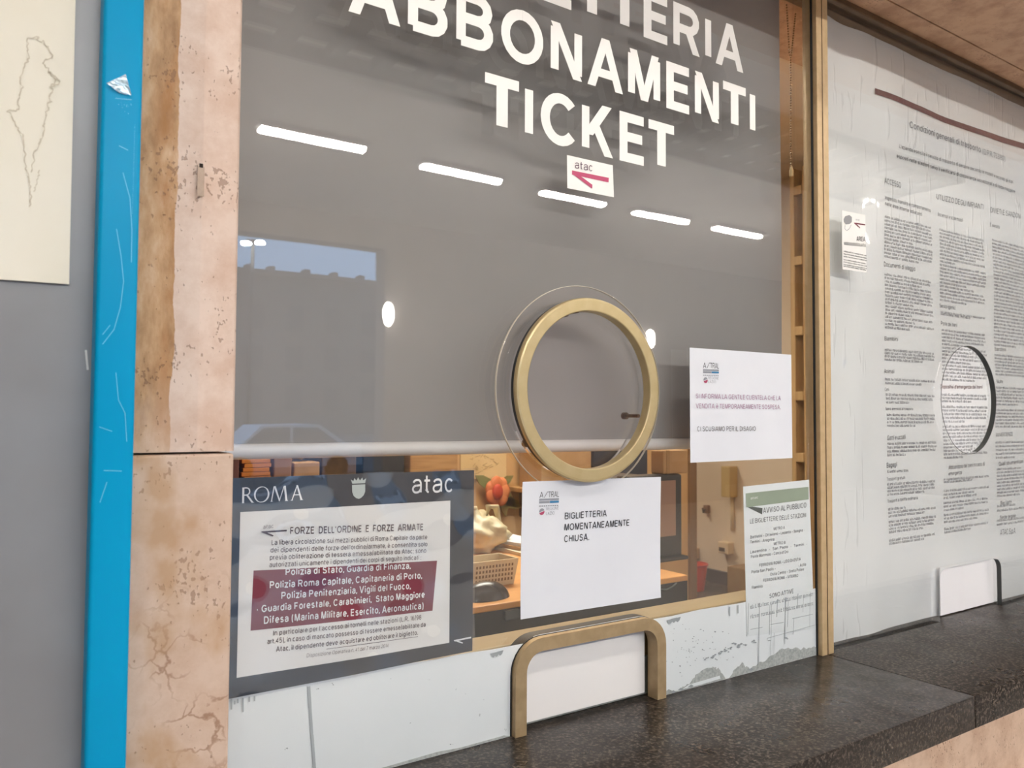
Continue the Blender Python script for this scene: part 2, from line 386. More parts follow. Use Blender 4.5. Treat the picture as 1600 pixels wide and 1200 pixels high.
class Let:
    """flat printed shapes on the plane y = Y, all one colour"""
    def __init__(s, Y): s.Y = Y; s.polys = []; s.lay = []
    def text(s, body, a, b, h, w_=.13, slant=0, space=.34, px=True):
        A = at(*a, s.Y) if px else Vector((a[0], s.Y, a[1])); B = at(*b, s.Y) if px else Vector((b[0], s.Y, b[1]))
        if px: h = (at(a[0], a[1]-h, s.Y)-A).z
        ps, tw = layout(body, w_, space); d = (B-A)
        lo = min(q[0] for k, p in ps for q in p); hi = max(q[0] for k, p in ps for q in p)
        for k, p in ps:
            s.lay.append(k); s.polys.append([(A.x+d.x*(x-lo)/(hi-lo)+slant*v*h, A.z+d.z*(x-lo)/(hi-lo)+v*h) for x, v in p])
        return s
    def poly(s, pts): s.polys.append([(at(*p, s.Y).x, at(*p, s.Y).z) for p in pts]); return s
    def wpoly(s, pts): s.polys.append(list(pts)); return s
    def seg(s, a, b, wpx):
        A, B = at(*a, s.Y), at(*b, s.Y); h = (at(a[0], a[1]-wpx, s.Y)-A).z/2; n = max(1, int((B-A).length/.012))
        for q in stroke([(A.x+(B.x-A.x)*i/n, A.z+(B.z-A.z)*i/n) for i in range(n+1)], h): s.polys.append([(v.x, v.y) for v in q])
        return s
    def circ(s, c, rpx, n=20, a0=0, a1=360):
        C = at(*c, s.Y); r = (at(c[0], c[1]-rpx, s.Y)-C).z
        s.polys.append([(C.x+r*math.cos(math.radians(a0+(a1-a0)*i/n)), C.z+r*math.sin(math.radians(a0+(a1-a0)*i/n))) for i in range(n)]); return s
    def blur_line(s, x0, x1, z, h, dens=1.0, dz=0.0):
        """a line of print too small to read: word-long runs of upright ticks"""
        x = x0
        while x < x1-h*.5:
            n = random.randint(2, 9)
            for _ in range(n):
                if x > x1: break
                tall = random.choice((.72, .72, .72, .72, 1.0)); t = h*random.uniform(.16, .3)*dens
                zz = z+dz*(x-x0)/(x1-x0)
                s.polys.append([(x, zz), (x+t, zz), (x+t, zz+h*tall), (x, zz+h*tall)])
                if random.random() < .6: s.polys.append([(x, zz), (x+h*.55, zz), (x+h*.55, zz+h*.2), (x, zz+h*.2)])
                if random.random() < .5: s.polys.append([(x, zz+h*.55), (x+h*.5, zz+h*.55), (x+h*.5, zz+h*.74), (x, zz+h*.74)])
                x += h*.62
            x += h*.45
        return s
    def build(s, name, m, parent, off=.0006, disp=None):
        me = bpy.data.meshes.new(name); vs, fs = [], []
        lay = dict(enumerate(s.lay)) if len(s.lay) == len(s.polys) else {}
        for pi_, p in enumerate(s.polys):
            off_ = off+7e-5*(lay[pi_] if lay else pi_ % 4)+(9e-6*(pi_ % 23) if lay else 0)
            ar = sum(p[i][0]*p[(i+1) % len(p)][1]-p[(i+1) % len(p)][0]*p[i][1] for i in range(len(p)))
            if abs(ar) < 1e-12: continue
            if ar < 0: p = p[::-1]
            i0 = len(vs); vs += [(x, s.Y-off_+(disp(x, z) if disp else 0), z) for x, z in p]; fs.append(list(range(i0, len(vs))))
        me.from_pydata(vs, [], fs); me.materials.append(m)
        o = bpy.data.objects.new(name, me); COL.objects.link(o)
        if parent: o.parent = parent; o.matrix_parent_inverse = Matrix.Translation(-world_loc(parent))
        return o
def sheet(name, corners, Y, m, parent=None, th=.0004, n=10, disp=None):
    """thin sheet; corners TL TR BR BL as (x,z)"""
    bm = bmesh.new(); TL, TR, BR, BL = [Vector(c) for c in corners]
    fr, bk = [], []
    for j in range(n+1):
        t = j/n; a = []; b = []
        for i in range(n+1):
            q = (TL.lerp(TR, i/n)).lerp(BL.lerp(BR, i/n), t); d = disp(q.x, q.y) if disp else 0
            a.append(bm.verts.new((q.x, Y+d, q.y))); b.append(bm.verts.new((q.x, Y+d+th, q.y)))
        fr.append(a); bk.append(b)
    for j in range(n):
        for i in range(n):
            bm.faces.new((fr[j][i], fr[j+1][i], fr[j+1][i+1], fr[j][i+1])); bm.faces.new((bk[j][i], bk[j][i+1], bk[j+1][i+1], bk[j+1][i]))
    for k in range(n):
        bm.faces.new((fr[0][k], fr[0][k+1], bk[0][k+1], bk[0][k])); bm.faces.new((fr[n][k+1], fr[n][k], bk[n][k], bk[n][k+1]))
        bm.faces.new((fr[k+1][0], fr[k][0], bk[k][0], bk[k+1][0])); bm.faces.new((fr[k][n], fr[k+1][n], bk[k+1][n], bk[k][n]))
    me = bpy.data.meshes.new(name); bmesh.ops.recalc_face_normals(bm, faces=bm.faces[:]); bm.to_mesh(me); bm.free(); me.materials.append(m)
    for p in me.polygons: p.use_smooth = True
    o = bpy.data.objects.new(name, me); COL.objects.link(o)
    if disp is None or True: auto_smooth(o, 50)
    if parent: o.parent = parent; o.matrix_parent_inverse = Matrix.Translation(-world_loc(parent))
    return o
def xz(u, v, Y=0.0): p = at(u, v, Y); return (p.x, p.z)
def pane_mesh(name, outline, holes, y0, y1, m, parent=None):
    """flat plate with holes, from a filled 2D outline"""
    cu = bpy.data.curves.new(name, 'CURVE'); cu.dimensions = '2D'; cu.fill_mode = 'BOTH'; cu.extrude = (y1-y0)/2
    for loop in [outline]+holes:
        sp_ = cu.splines.new('POLY'); sp_.points.add(len(loop)-1); sp_.use_cyclic_u = True
        for q, (a, b) in zip(sp_.points, loop): q.co = (a, b, 0, 1)
    t = bpy.data.objects.new(name, cu); me = bpy.data.meshes.new_from_object(t); bpy.data.objects.remove(t)
    for v in me.vertices: a, b, c = v.co; v.co = (a, (y0+y1)/2-c, b)
    bm = bmesh.new(); bm.from_mesh(me); bmesh.ops.remove_doubles(bm, verts=bm.verts[:], dist=1e-6); bmesh.ops.recalc_face_normals(bm, faces=bm.faces[:]); bm.to_mesh(me); bm.free()
    me.materials.clear(); me.materials.append(m); me.name = name
    o = bpy.data.objects.new(name, me); COL.objects.link(o)
    if parent: o.parent = parent; o.matrix_parent_inverse = Matrix.Translation(-world_loc(parent))
    return o
def circle(cx, cz, r, n=72): return [(cx+r*math.cos(2*PI*i/n), cz+r*math.sin(2*PI*i/n)) for i in range(n)]
def arch(x0, x1, zb, zt, r, n=8):
    """U outline, upside down, going from lower left over the top to lower right"""
    p = [(x0, zb)]; p += [(x0+r-r*math.cos(PI/2*i/n), zt-r+r*math.sin(PI/2*i/n)) for i in range(n+1)]
    p += [(x1-r+r*math.sin(PI/2*i/n), zt-r+r*math.cos(PI/2*i/n)) for i in range(n+1)]; p += [(x1, zb)]
    return p

# ------------------------------------------------------------------ shared materials
M_BRASS = mat('satin_brass', rgb(208, 180, 138), .42, .2, rgb(198, 170, 128), 60, .02, 300)
M_SLOT = mat('bronzed_brass', rgb(178, 154, 118), .45, .3, rgb(166, 142, 106), 50, .02, 300)
M_RING = mat('pale_brass', rgb(194, 176, 134), .34, .45, rgb(186, 167, 124), 40, .01, 300)
M_PAPER = mat('white_paper', rgb(228, 230, 236), .7, 0, rgb(222, 224, 231), 6)
M_CREAM = mat('cream_paper', rgb(232, 226, 208), .7, 0, rgb(222, 214, 190), 9)
M_INK = mat('black_ink', rgb(42, 44, 52), .6)
M_GREYINK = mat('grey_ink', rgb(118, 118, 122), .6)
M_TXT = mat('poster_ink', rgb(84, 84, 90), .6)
M_WHITEINK = mat('white_ink', rgb(225, 225, 224), .6)
M_MAROON = mat('maroon_ink', rgb(118, 42, 58), .6)
M_PINKRED = mat('crimson_ink', rgb(190, 66, 108), .5)
M_MAUVE = mat('mauve_ink', rgb(176, 140, 166), .6)
M_BLUEINK = mat('blue_ink', rgb(62, 128, 172), .6)
M_SILVER = mat('silver_ink', rgb(150, 152, 160), .6)
M_VINYL = mat('white_vinyl', rgb(246, 244, 240), .45)
M_GLASS = glass_mat('window_glass', (.97, .975, .97, 1), 1.15, .0006, 2.2)
M_ACRYL = glass_mat('acrylic', (.985, .98, .98, 1), 1.1, .0004, 5)
M_FILM = glass_mat('plastic_sleeve', (.97, .975, .985, 1), 1.3, .0014, 14, .05)
M_WOOD = mat('orange_wood', rgb(222, 162, 92), .45, 0, rgb(208, 146, 76), 6, stretch=(1, 8, 8))
M_BLACK = mat('black_plastic', rgb(34, 38, 40), .45)
M_CARD = mat('cardboard', rgb(186, 150, 104), .8, 0, rgb(172, 134, 90), 12)
M_OFFWALL = mat('office_plaster', rgb(232, 214, 190), .9, 0, rgb(224, 205, 178), 3)

# ================================================================== SETTING
HC = 4.2            # ceiling height of the arcade
ZK = 1.0337         # counter top
M_FLOOR = mat('terrazzo', rgb(196, 188, 178), .35, 0, rgb(176, 168, 158), 60)
M_CEIL = mat('ceiling_plaster', rgb(222, 216, 208), .9, 0, rgb(214, 207, 199), 2)
struct(MB().box(-6, 16, -9.3, .0, -.1, 0).build('floor', M_FLOOR))
struct(MB().box(-6, 16, -9.3, -.0, HC, HC+.2).build('ceiling', M_CEIL))
# stone pier at the left of the window: two blocks with a joint, upper one with a soft raised arris
T_UP = travertine('travertine_stained', (.14, .172, 1.44))
T_LOW = travertine('travertine_veined', None, True, rgb(208, 182, 162), rgb(194, 164, 142))
T_PLAIN = travertine('travertine_plain', None, False, rgb(214, 184, 158), rgb(192, 158, 132))
YJ = -.12; XJ = .2385
wl = bpy.data.objects.new('wall_left', None); COL.objects.link(wl); struct(wl)
zj = at(290, 708, YJ).z
xr0 = at(309, 620, YJ).x
up = MB()
prof = [(-6, YJ), (xr0-.006, YJ), (xr0-.001, YJ-.0012), (xr0+.001, YJ-.0012), (xr0+.006, YJ), (XJ-.004, YJ), (XJ, YJ+.004), (XJ, .25), (-6, .25)]
up.prism([(a, b, zj+.0012) for a, b in prof], (0, 0, HC-zj-.0012))
auto_smooth(up.build('upper_block', T_UP, wl), 60)
MB().box(-6, XJ-.0008, YJ-.001, .25, 0, zj-.0012, .003).build('lower_block', T_LOW, wl)
# little drilled slot in the arris
p = at(313, 262, YJ)
MB().box(p.x-.0035, p.x+.0035, YJ-.0042, YJ-.0036, p.z-.032, p.z).build('chiselled_slot', mat('slot_stone', rgb(176, 154, 136), .8, 0, rgb(190, 168, 150), 90), wl)
MB().box(p.x-.002, p.x+.002, YJ-.0048, YJ-.0036, p.z-.001, p.z+.0035, .0006).build('slot_hole', mat('slot_dark', rgb(40, 28, 22), .9), wl)
# wall under the counter, lintel above
struct(MB().box(XJ, 16, -.22, .25, 0, ZK-.06).build('wall_front', T_PLAIN))
M_SOFF = travertine('travertine_soffit_shade', None, False, rgb(196, 156, 124), rgb(168, 128, 98))  # browner than the plain travertine: the soffit's shade is put into its colour
ZL = 2.43; DL = .262
wu = bpy.data.objects.new('wall_lintel', None); COL.objects.link(wu); struct(wu)
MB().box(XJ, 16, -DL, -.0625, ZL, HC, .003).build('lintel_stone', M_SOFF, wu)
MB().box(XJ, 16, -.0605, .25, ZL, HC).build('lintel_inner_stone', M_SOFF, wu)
# window head frame
M_BRONZE = mat('bronze_frame', rgb(112, 88, 64), .45, .5, rgb(96, 74, 52), 30)
struct(MB().box(XJ, 6, -.012, .05, 2.416, ZL, .002).build('trim_1', M_BRONZE))
# mullion between the panes
tr2 = bpy.data.objects.new('trim_2', None); COL.objects.link(tr2); struct(tr2)
MB().box(1.4425, 1.4815, -.014, .0, ZK, 2.416, .0015).build('mullion_face', M_BRASS, tr2)
MB().box(1.4595, 1.4610, -.0150, -.0138, ZK, 2.416).build('mullion_groove', M_BRONZE, tr2)
MB().box(1.4455, 1.4785, .0, .023, ZK-.03, 2.416, .001).build('mullion_core', M_BRASS, tr2)
MB().box(1.4395, 1.4425, -.004, .0, ZK, 2.416).build('rubber_seal', M_BLACK, tr2)
# glass panes
RC = (.823, 1.562)
slotL = arch(.6905, 1.0, ZK, 1.1745, .052)
w1 = pane_mesh('window_1', [(XJ, 2.416), (XJ, ZK)]+slotL+[(1.4445, ZK), (1.4445, 2.416)], [circle(*RC, .142)], .0, .02, M_GLASS)
struct(w1)
RC2 = (2.0765, 1.5655)
slotR = arch(1.9195, 2.2235, ZK, 1.157, .03)
w2 = pane_mesh('window_2', [(1.4795, 2.416), (1.4795, ZK)]+slotR+[(3.6, ZK), (3.6, 2.416)], [circle(*RC2, .1355)], .0, .02, M_GLASS)
struct(w2)
# cut edges of the right hand pane, dark ground glass
M_EDGE = mat('ground_glass_edge', rgb(58, 60, 58), .5)
e = MB()
for i in range(-21, 25):
    a0, a1 = [math.radians(3.6*q) for q in (i, i+1)]; f_ = lambda a, r_: Vector((RC2[0]+r_*math.cos(a), 0, RC2[1]+r_*math.sin(a)))
    e.prism([f_(a0, .1355), f_(a1, .1355), f_(a1, .1350), f_(a0, .1350)], (0, .012, 0))
bmesh.ops.remove_doubles(e.bm, verts=e.bm.verts[:], dist=1e-6); e.build('hole_edge', M_EDGE, w2)
e = MB(); e.lathe([(.1363, -.0003), (.1357, -.0003), (.1357, .0005), (.1363, .0005)], (RC2[0], 0, RC2[1]), 'y', 96); e.build('hole_rim', M_EDGE, w2)
e = MB()
for a, b in list(zip(slotR[:-1], slotR[1:]))[12:]:
    e.prism([(a[0], 0, a[1]), (b[0], 0, b[1]), (b[0], .011, b[1]), (a[0], .011, a[1])], (Vector((2.07, 0, ZK))-Vector((a[0], 0, a[1]))).normalized()*.0006)
e.build('slot_edge', M_EDGE, w2)
# milky painted strip along the foot of the left pane, chipped at its lower edge
M_BAND = mat('milky_paint', rgb(224, 228, 229), .35, 0, rgb(218, 223, 224), 5)
ZB = 1.1688
topz = [(XJ, ZB+.004), (.3, ZB+.003), (.34, ZB+.0045), (.42, ZB+.002), (.5, ZB+.0035), (.56, ZB+.001), (.6, ZB+.002), (.655, ZB)]
so = arch(.686, 1.0045, ZK, 1.178, .055)
right = [(1.0075, ZK+.0), (1.0075, ZK)]
chip = [(1.05, ZK), (1.0505, ZK+.0035), (1.075, ZK+.012), (1.095, ZK+.0255), (1.13, ZK+.029), (1.15, ZK+.023), (1.163, ZK+.006), (1.178, ZK+.003), (1.2, ZK+.018), (1.215, ZK+.0205), (1.235, ZK+.008), (1.29, ZK+.019), (1.33, ZK+.03), (1.37, ZK+.027), (1.39, ZK+.02), (1.4395, ZK+.016)]
ol = list(reversed(topz))+[(XJ, ZK), (so[0][0], ZK)]+so[1:-1]+[(so[-1][0], ZK), (1.4395, ZK)]+[(1.4395, ZB), (1.2, ZB-.001), (1.1, ZB+.001), (1.03, ZB-.001), (.95, ZB+.0005), (.7, ZB)]
band = pane_mesh('painted_strip', ol, [], -.0011, -.0001, M_BAND, w1)
def ragged(pts, amp=.0016, n=6):
    q = []; rg = random.Random(int(pts[0][0]*1e4))
    for a, b in zip(pts[:-1], pts[1:]):
        for i in range(n): t = i/n; q.append((a[0]+(b[0]-a[0])*t+rg.gauss(0, amp*.5), max(ZK+.0006, a[1]+(b[1]-a[1])*t+rg.gauss(0, amp))))
    return q+[pts[-1]]
NCH = [0]
def chip_part(pts):
    NCH[0] += 1; L = Let(-.0011); L.wpoly(pts); L.build('paint_chip', mat('chip_grey', rgb(178, 182, 179), .6, 0, rgb(150, 155, 152), 200), w1, .0003+.00008*NCH[0])
for ch_ in (chip[0:7], chip[7:13], [(1.0, ZK+.001)]+[]):
    if len(ch_) > 2: chip_part([(ch_[0][0]-.004, ZK+.0005)]+ragged(ch_)+[(ch_[-1][0]+.004, ZK+.0005)])
chip_part([(1.235, ZK+.0005)]+ragged(chip[12:])+[(1.4395, ZK+.0005)])
chip_part([(.45, ZK+.0005), (.45, ZK+.003), (.56, ZK+.0055), (.6, ZK+.003), (.675, ZK+.004), (.686, ZK+.0005)]); chip_part([(1.005, ZK+.0005), (1.005, ZK+.004), (1.02, ZK+.009), (1.03, ZK+.004), (1.05, ZK+.0005)])
L = Let(-.0011); L.wpoly([(1.052, ZK+.003), (1.07, ZK+.008), (1.15, ZK+.010), (1.152, ZK+.004), (1.10, ZK+.0025)]); L.build('loose_flake', M_BAND, w1, .0011)
# scuffs and dried runs on the strip
sc = Let(-.0011); rr = random.Random(3)
for _ in range(70):
    u, v = rr.gauss(1085, 24), rr.gauss(1003, 20); s_ = rr.uniform(.4, 1.6)
    if 965 < v < 1060 and u > 1046: sc.poly([(u, v), (u+s_*rr.uniform(.4, 2), v+s_*.3), (u+s_, v+s_*rr.uniform(.6, 2)), (u-s_*.3, v+s_)])
for (u, v, s_) in [(1150, 1008, 5), (1160, 1006, 4), (1134, 1018, 4), (1140, 1013, 3), (1127, 1020, 3.5), (1112, 1026, 5), (1102, 1029, 4), (1135, 1030, 1.6), (1177, 1004, 3.5), (1234, 1016, 2), (1228, 997, 3), (1200, 1000, 2), (641, 1129, 1.3), (748, 1117, 2.2), (712, 1077, 1.0), (790, 1140, 1.6), (704, 1163, 2), (670, 1062, 1.2), (447, 1170, 2), (727, 1084, .9), (755, 1093, .9), (610, 1060, 1.2), (640, 1187, 1.2), (497, 1076, 1.8), (520, 1069, 2), (1040, 1033, 1), (1073, 1034, 1)]:
    for _ in range(4):
        a, b = u+rr.gauss(0, s_*.7), v+rr.gauss(0, s_*.4); q = s_*rr.uniform(.3, .7)
        sc.poly([(a-q, b), (a, b-q*.6), (a+q*1.2, b-q*.1), (a+q*.1, b+q*.7)])
for (u, v) in [(1046, 968), (1052, 966), (1058, 965), (775, 1019), (781, 1017), (770, 1020)]:
    sc.poly([(u-5, v+1), (u+5, v-1.5), (u+3, v+4), (u, v+7), (u-3, v+5)])
for (a, b, c) in [(1078, 1072, 1.0), (1050, 1081, 1.5), (1062, 1077, 1.2), (1172, 1046, 1.5)]:
    sc.poly([(a-4, b+1), (a+1, b-3), (a+5, b-1), (a+2, b+2)])
sc.build('scuff_marks', mat('scuff_grey', rgb(150, 156, 158), .6), w1, .0012)
dr = Let(-.0011)
dr.seg((482, 1072), (484, 1105), 4.6).seg((484, 1103), (487, 1150), 4.0).seg((487, 1148), (491, 1203), 4.6)
for (a, b, c) in [(361, 1091, 1108), (366, 1094, 1100), (379, 1090, 1112), (371, 1091, 1098), (389, 1088, 1096), (397, 1087, 1095), (1139, 948, 962), (1152, 945, 958)]: dr.seg((a, b), (a, c), 2.6)
dr.build('dried_runs', mat('run_grey', rgb(166, 172, 174), .5), w1, .0016)

# ================================================================== COUNTER
def granite():
    m = bpy.data.materials.new('dark_granite'); m.use_nodes = True; k = NT(m); b = k.n['Principled BSDF']; b.inputs['Specular IOR Level'].default_value = .26; b.inputs['Roughness'].default_value = .3
    tc = k.add('ShaderNodeTexCoord'); n = k.add('ShaderNodeTexNoise', i_Scale=170.0, i_Detail=3.0, i_Roughness=.7); k.l.new(tc.outputs['Object'], n.inputs['Vector'])
    r = k.ramp(n.outputs['Fac'], [(.3, rgb(18, 15, 13)), (.5, rgb(44, 37, 32)), (.68, rgb(104, 93, 83))]); k.l.new(r.outputs[0], b.inputs['Base Color'])
    n2 = k.add('ShaderNodeTexNoise', i_Scale=12.0, i_Detail=4.0); k.l.new(tc.outputs['Object'], n2.inputs['Vector'])
    r2 = k.ramp(n2.outputs['Fac'], [(.3, (.24, .24, .24)), (.7, (.42, .42, .42))]); k.l.new(r2.outputs[0], b.inputs['Roughness'])
    bp = k.add('ShaderNodeBump', i_Strength=.12, i_Distance=.002); k.l.new(n.outputs['Fac'], bp.inputs['Height']); k.l.new(bp.outputs[0], b.inputs['Normal'])
    return m
M_GRAN = granite()
auto_smooth(tag(MB().box(XJ, 1.4648, -.301, .06, ZK-.057, ZK, .0025).build('counter_slab', M_GRAN), 'dark polished granite counter slab under the left window with the brass-framed slot', 'counter', 'granite counter slabs'))
auto_smooth(tag(MB().box(1.4660, 6, -.301, .06, ZK-.057, ZK, .0025).build('counter_slab', M_GRAN), 'dark polished granite counter slab under the right window with the conditions poster', 'counter', 'granite counter slabs'))

# ================================================================== NOTICE BOARD ON THE PIER
nb = empty('notice_board', (0, YJ, 1.2), 'grey metal notice board with a bright blue frame on the stone pier', 'notice board')
M_GPANEL = mat('grey_panel', rgb(140, 142, 146), .38, .15, rgb(128, 127, 129), 4, .02, 40)
M_BLUE = mat('blue_paint', rgb(0, 152, 200), .34, 0, rgb(0, 146, 194), 3, 0, spec=.12)
YB = -.185
xb0, xb1 = at(147, 600, YB).x, at(217, 600, YB-.0).x
xb1 = at(212, 600, YB).x
MB().box(-1.2, xb0+.004, YB+.026, YJ+.0005, .55, 2.35).build('panel', M_GPANEL, nb)
fr = MB().box(xb0, xb1, YB, YJ+.0006, .5, 2.4, .004, 3); auto_smooth(fr.build('frame_post', M_BLUE, nb), 50)
# crumpled clear tape left on the post
tp = Let(YB)
tp.poly([(166, 129), (188, 118), (198, 121), (205, 149), (190, 145), (176, 138)])
tape = MB(); rt = random.Random(5)
N = 9
TL, TR, BR, BL = [Vector(xz(*q, YB)) for q in ((166, 131), (196, 117), (205, 150), (186, 146))]
gv = [[tape.bm.verts.new((lambda q: (q.x, YB-.0012-rt.uniform(0, .0012), q.y))(TL.lerp(TR, i/N).lerp(BL.lerp(BR, i/N), j/N))) for i in range(N+1)] for j in range(N+1)]
for j in range(N):
    for i in range(N): tape.bm.faces.new((gv[j][i], gv[j+1][i], gv[j+1][i+1], gv[j][i+1]))
tape.build('tape_scrap', mat('foil_tape', rgb(196, 222, 236), .2, .5), nb)
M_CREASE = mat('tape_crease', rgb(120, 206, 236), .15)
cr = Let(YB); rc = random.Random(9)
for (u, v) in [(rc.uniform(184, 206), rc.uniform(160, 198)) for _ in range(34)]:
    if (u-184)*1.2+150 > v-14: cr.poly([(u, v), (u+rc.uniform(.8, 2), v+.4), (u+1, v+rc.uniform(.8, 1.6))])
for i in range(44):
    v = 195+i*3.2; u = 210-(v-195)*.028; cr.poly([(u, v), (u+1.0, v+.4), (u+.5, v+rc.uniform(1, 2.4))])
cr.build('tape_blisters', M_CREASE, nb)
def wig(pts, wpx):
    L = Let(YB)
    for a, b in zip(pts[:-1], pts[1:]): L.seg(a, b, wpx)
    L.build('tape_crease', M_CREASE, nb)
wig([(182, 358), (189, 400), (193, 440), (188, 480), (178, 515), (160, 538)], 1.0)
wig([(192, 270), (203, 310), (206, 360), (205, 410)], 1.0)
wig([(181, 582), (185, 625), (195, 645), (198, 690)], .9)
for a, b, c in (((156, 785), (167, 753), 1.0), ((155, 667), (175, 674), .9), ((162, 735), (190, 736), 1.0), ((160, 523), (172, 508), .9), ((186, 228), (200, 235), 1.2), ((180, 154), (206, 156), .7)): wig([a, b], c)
for a, b, c in (((134, 547), (137, 578), 3), ((141, 690), (144, 726), 3.4)):
    sw = Let(YB+.026); sw.seg(a, b, c); sw.build('paint_chip', mat('chip_white', rgb(214, 212, 210), .6), nb)
# aged sheet taped to the panel
ps = empty('paper_sheet', (-.05, YB, 1.8), 'yellowed blank paper sheet with grey cracks on the grey panel', 'paper')
Yp = YB+.022
c0 = [xz(-120, -260, Yp), xz(124, -260, Yp), xz(108, 444, Yp), xz(-120, 428, Yp)]
sheet('page', c0, Yp, mat('aged_paper', rgb(226, 222, 209), .65, 0, rgb(219, 213, 195), 5), ps, .0015)
ck = Let(Yp); rk = random.Random(11)
def crack(L, pts, w0, jit=2.2, sub=7):
    q = [pts[0]]
    for a, b in zip(pts[:-1], pts[1:]):
        for i in range(1, sub+1):
            t = i/sub; q.append((a[0]+(b[0]-a[0])*t+rk.gauss(0, jit), a[1]+(b[1]-a[1])*t+rk.gauss(0, jit)))
    for a, b in zip(q[:-1], q[1:]): L.seg(a, b, w0*rk.uniform(.5, 1.6))
crack(ck, [(43, 60), (44, 90), (34, 115), (32, 145), (26, 160), (30, 172), (11, 172), (22, 190), (36, 215), (38, 250), (44, 275)], 1.4, 1.3)
crack(ck, [(57, 58), (70, 70), (84, 88), (66, 98), (76, 112), (86, 120), (80, 145), (76, 165), (70, 190), (66, 215), (54, 238), (50, 270)], 1.6, 1.6)
crack(ck, [(43, 60), (57, 58)], 1.2, 1); crack(ck, [(44, 275), (48, 300), (46, 325)], 1.6, 1.2); crack(ck, [(62, 266), (58, 285), (52, 300)], 1.2, 1.2)
crack(ck, [(76, 112), (90, 122), (82, 140)], 2.2, 2.5)
ck.build('crack_lines', mat('crack_grey', rgb(198, 190, 172), .8), ps)

# ================================================================== ROLLER BLIND
YBL = .065
bl = empty('roller_blind', (.85, YBL, 1.47), 'grey roller blind drawn halfway down behind the left window', 'blind')
M_BLIND = mat('grey_blind_cloth', rgb(148, 144, 144), .75, 0, rgb(144, 140, 140), 3)
xbr = at(1219, 300, YBL).x; zb = at(700, 690, YBL).z
dispb = lambda x, z: .0015*math.sin(x*7+z*3)+.001*math.sin(z*9)
sheet('cloth', [(XJ+.01, 2.5), (xbr, 2.5), (xbr+.004, zb-.002), (XJ+.01, zb)], YBL, M_BLIND, bl, .0006, 26, dispb)
zbar = (at(700, 690, YBL).z+at(700, 708, YBL).z)/2
M_BAR = mat('white_bar', rgb(222, 218, 216), .35, 0, rgb(214, 210, 208), 8)
b_ = MB(); b_.tube([(XJ+.005, YBL, zbar), (xbr+.006, YBL, zbar-.003)], .0105, 20); auto_smooth(b_.build('bottom_bar', M_BAR, bl))
b_ = MB(); b_.tube([(xbr+.006, YBL, zbar-.003), (xbr+.016, YBL, zbar-.003)], .013, 20); auto_smooth(b_.build('end_cap', M_BAR, bl))
b_ = MB(); b_.tube([(XJ+.005, YBL+.03, 2.52), (xbr+.02, YBL+.03, 2.52)], .022, 20); auto_smooth(b_.build('roller_tube', M_BAR, bl))
ch = MB()
Yc = .05
def chain(pts):
    P = [at(*q, Yc) for q in pts]
    for a, b in zip(P[:-1], P[1:]):
        n = max(1, int((b-a).length/.0055))
        for i in range(n):
            q = a.lerp(b, i/n); bmesh.ops.create_icosphere(ch.bm, subdivisions=1, radius=.0022, matrix=Matrix.Translation(q))
chain([(1229, 8), (1234, 90)]); chain([(1243, 22), (1236, 90)]); chain([(1235.5, 90), (1236, 268)])
ch.build('bead_chain', mat('bead_brown', rgb(132, 98, 58), .5), bl, True)
k_ = MB(); q = at(1236.5, 268, Yc); k_.lathe([(.0001, -.012), (.004, -.010), (.0045, .0), (.002, .012), (.0001, .012)], q, 'z', 12, False); auto_smooth(k_.build('chain_pull', mat('pull_tan', rgb(204, 176, 128), .5), bl))

# ================================================================== SPEAK-THROUGH RING
ring = empty('speaking_ring', (RC[0], -.013, RC[1]-.15), 'round brass speaking ring with clear acrylic disc on the left window', 'ring')
RO, RI, Y0, Y1 = .1485, .1268, -.0305, -.0135
pr = [(RI, Y1), (RI, Y0+.0025), (RI+.0007, Y0+.0008), (RI+.002, Y0+.0002), (RO-.0045, Y0), (RO-.0015, Y0+.0009), (RO, Y0+.0035), (RO, Y0+.008), (RO-.006, Y0+.0082), (RO-.006, Y1)]
auto_smooth(MB().lathe(pr, (RC[0], 0, RC[1]), 'y', 128).build('ring', M_RING, ring), 14)
pr = [(RO-.0015, Y0+.0084), (RO-.0015, Y1), (RO-.0058, Y1), (RO-.0058, Y0+.0084)]
auto_smooth(MB().lathe(pr, (RC[0], 0, RC[1]), 'y', 128).build('gap_shadow_band', M_BLACK, ring), 40)  # black band painting the shadow in the gap behind the ring face
d_ = MB(); d_.lathe([(.1705, -.0075), (.1705, -.0039), (.1700, -.0034), (RI-.02, -.0034), (.0001, -.0034), (.0001, -.008), (RI-.02, -.008), (.1700, -.008)], (RC[0], 0, RC[1]), 'y', 128)
bmesh.ops.remove_doubles(d_.bm, verts=d_.bm.verts[:], dist=.0003)
auto_smooth(d_.build('acrylic_disc', M_ACRYL, ring), 40)
d_ = MB(); d_.lathe([(.1697, -.0078), (.1706, -.0074), (.1706, -.0040), (.1697, -.0036)], (RC[0], 0, RC[1]), 'y', 128); auto_smooth(d_.build('disc_rim', mat('acrylic_rim', rgb(206, 198, 180), .2), ring), 40)
M_BOLT = mat('brown_bolt', rgb(92, 70, 58), .4, .4)
for ang in (-138, -20, 98):
    a = math.radians(ang); r_ = .1285 if ang != -20 else .122
    bx, bz = RC[0]+r_*math.cos(a), RC[1]+r_*math.sin(a)
    t = MB(); t.tube([(bx, Y1-.001, bz), (bx, .016, bz)], .0032, 12); t.tube([(bx, .016, bz), (bx, .0235, bz)], .0062, 14)
    auto_smooth(t.build('bolt', M_BOLT, ring))

